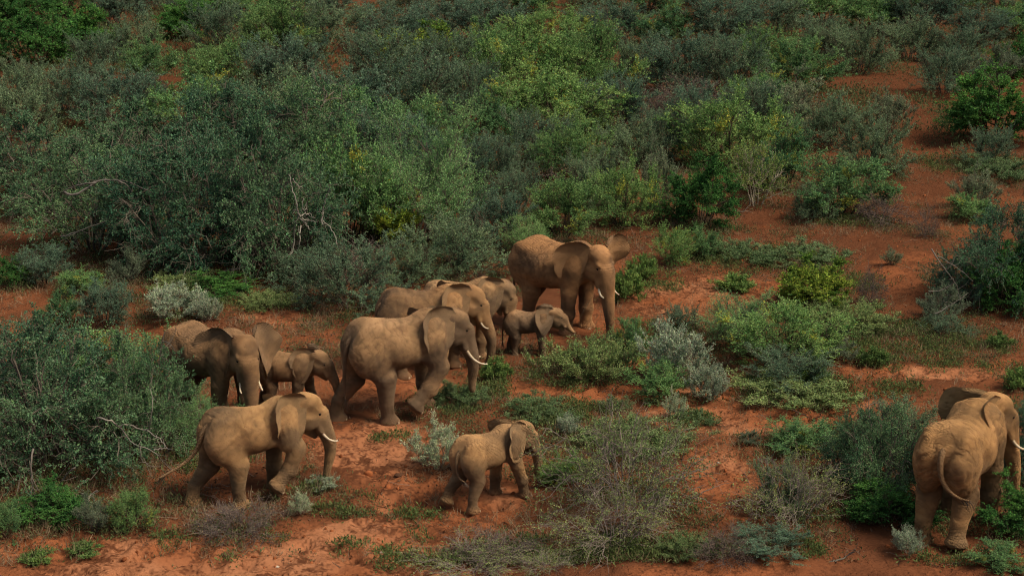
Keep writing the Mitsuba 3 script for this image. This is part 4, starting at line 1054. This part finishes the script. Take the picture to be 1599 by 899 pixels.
dead_branch((462, 446), [[(423, 406), (440, 402), (455, 396), (459, 365), (466, 340), (474, 310)], [(469, 338), (462, 328), (456, 336)], [(470, 338), (482, 334), (492, 341)], [(471, 341), (485, 345), (496, 347)], [(468, 342), (478, 350), (483, 358)],
                         [(474, 330), (478, 327), (470, 326)], [(470, 352), (468, 375), (464, 395)], [(466, 330), (458, 300), (452, 272)], [(458, 280), (466, 290), (473, 294)], [(505, 352), (504, 330), (510, 305), (515, 293)], [(504, 345), (520, 362), (526, 382)]],
            0.035, 'whitish dead branches curling out of the front of the big left thicket', (0.50, 0.48, 0.45), seed=2)
dead_branch((250, 425), [[(100, 300), (130, 297), (150, 285), (185, 282), (215, 290), (245, 305), (260, 318), (280, 330)], [(150, 285), (120, 290), (95, 300)], [(185, 282), (205, 300), (208, 325)], [(245, 305), (275, 300), (300, 312)]],
            0.045, 'long arching bare branch on the left side of the big left thicket', (0.26, 0.245, 0.24), seed=3)
dead_branch((200, 425), [[(95, 370), (130, 358), (165, 345), (195, 338)], [(240, 378), (262, 362), (275, 345)]], 0.028, 'low bare branches under the arching one in the left thicket', (0.22, 0.21, 0.21), seed=4)
dead_branch((372, 440), [[(340, 432), (365, 420), (395, 410), (398, 380), (375, 352)], [(395, 408), (400, 385), (420, 378), (440, 372)], [(390, 372), (385, 395), (382, 420)]], 0.028, 'bent grey branches between the arching branch and the whitish dead branches', (0.30, 0.27, 0.25), seed=5)
dead_branch((210, 770), [[(150, 652), (172, 657), (188, 668), (205, 690), (220, 697), (240, 705), (252, 717), (267, 732)], [(220, 697), (221, 717), (242, 729)], [(188, 666), (205, 664), (226, 671), (236, 655), (238, 628), (235, 606)], [(240, 703), (255, 700), (270, 702)],
                         [(226, 671), (245, 682), (262, 700)]], 0.024, 'pale bent branches sticking out of the dark thicket left of the half grown elephant', (0.42, 0.40, 0.37), seed=6)
dead_branch((90, 805), [[(52, 700), (49, 737), (59, 762), (82, 790)], [(50, 740), (51, 760), (56, 780), (45, 802)], [(117, 730), (95, 752), (90, 767), (98, 790)], [(130, 770), (115, 778), (100, 790)], [(152, 765), (142, 772), (138, 785)]],
            0.022, 'pale bare stems under the large thicket near the lower left corner', (0.36, 0.33, 0.31), seed=7)
dead_branch((1480, 520), [[(1455, 388), (1475, 420), (1490, 440), (1500, 470)], [(1460, 490), (1475, 482), (1512, 457)], [(1465, 400), (1490, 415), (1520, 440)], [(1450, 455), (1480, 448), (1500, 430)]], 0.02,
            'thin grey bare branches on the left of the big grey green right bush', (0.33, 0.31, 0.30), seed=8)
dead_branch((1020, 175), [[(938, 130), (940, 150), (948, 135), (960, 128)], [(940, 152), (945, 160), (935, 168)]], 0.025, 'thin pale forked twig in the bushland high above the big cow', (0.36, 0.32, 0.27), seed=9)
dead_branch((1152, 332), [[(1150, 333, 0), (1160, 330, 0.1), (1174, 331, 0.05)], [(1160, 330, 0), (1166, 325, 0.1), (1172, 318, 0.1)]], 0.03, 'fallen pale stick at the foot of the pale stemmed sapling', (0.36, 0.31, 0.26), seed=10)
dead_branch((1300, 882), [[(1276, 886, 0), (1290, 879, 0.05), (1310, 873, 0), (1335, 856, 0)]], 0.035, 'pale fallen stick at the lower edge under the silver green bush', (0.30, 0.28, 0.24), seed=11)
dead_branch((1041, 490), [[(1030, 491, 0), (1041, 488, 0), (1052, 481, 0)], [(1041, 488, 0), (1048, 492, 0.05), (1054, 488, 0)]], 0.03, 'dark broken stick lying on the red path right of the big cow', (0.09, 0.07, 0.06), seed=12)
dead_branch((1262, 655), [[(1236, 640, 0), (1250, 645, 0), (1268, 655, 0)], [(1268, 655, 0), (1280, 648, 0.05), (1286, 636, 0)], [(1268, 655, 0), (1284, 658, 0.05), (1290, 652, 0)]], 0.025, 'small dark root like stick on the bright track in the right middle', (0.12, 0.085, 0.07), seed=13)
dead_branch((1410, 372), [[(1418, 402, 0), (1432, 405, 0), (1458, 407, 0)]], 0.03, 'dark stick lying across the right path', (0.11, 0.08, 0.065), seed=14)
dead_branch((1120, 795), [[(1060, 788), (1085, 775), (1120, 758), (1150, 752)], [(1085, 775), (1110, 785), (1128, 800)]], 0.016, 'bare grey twig reaching out to the right of the big twiggy bush', (0.28, 0.25, 0.23), seed=15)
dead_branch((905, 512), [[(905, 498, 0.2), (915, 478, 0.25), (930, 458, 0.35), (948, 436, 0.35)], [(926, 448, 0.4), (935, 443, 0.45), (944, 452, 0.5)], [(922, 452, 0.4), (930, 446, 0.45), (936, 438, 0.45)]], 0.008, 'thin pale stems of grass at the mouth of the big cow',
            (0.42, 0.36, 0.26), name='grass_stem', cat='grass', seed=16)
for px, py, r, label in [(597, 862, 0.035, 'small pale stone on the red earth below the small tan elephant'), (433, 883, 0.026, 'small pale stone on the red earth near the lower edge, left'), (978, 575, 0.028, 'tiny pale stone on the red strip right of the calf'),
                         (1122, 722, 0.024, 'tiny pale stone on the track right of the big twiggy bush'), (352, 868, 0.07, 'dark clod on the red earth below the dead grey brush'), (298, 876, 0.045, 'reddish stone on the earth left of the dark clod'),
                         (622, 744, 0.06, 'dark clod on the red earth between the two front elephants')]:
    p = at(px, py)
    ic = trimesh.creation.icosphere(3, 1.0)
    v = np.array(ic.vertices)
    v = v * (1 + 0.5 * (meshkit.fbm(v * 1.7 + px, 3, seed=4)[:, None] - 0.5)) * np.array([1.25, 1.0, 0.6]) * r
    base = np.array([0.46, 0.40, 0.33]) if 'pale' in label else np.array([0.22, 0.09, 0.05]) if 'reddish' in label else np.array([0.085, 0.045, 0.03])
    key = number('stone' if 'stone' in label else 'earth_clod')
    scene[key] = mikit.ply((v + np.array([p[0], p[1], float(ground_z(p[:1], p[1:2])[0]) + r * 0.3]), np.array(ic.faces)), 'bark', smooth=True, color=np.tile(base, (len(v), 1)) * (0.75 + 0.5 * meshkit.noise(v * 60, 2))[:, None])
    tag(key, label, 'stone' if 'stone' in label else 'clod')
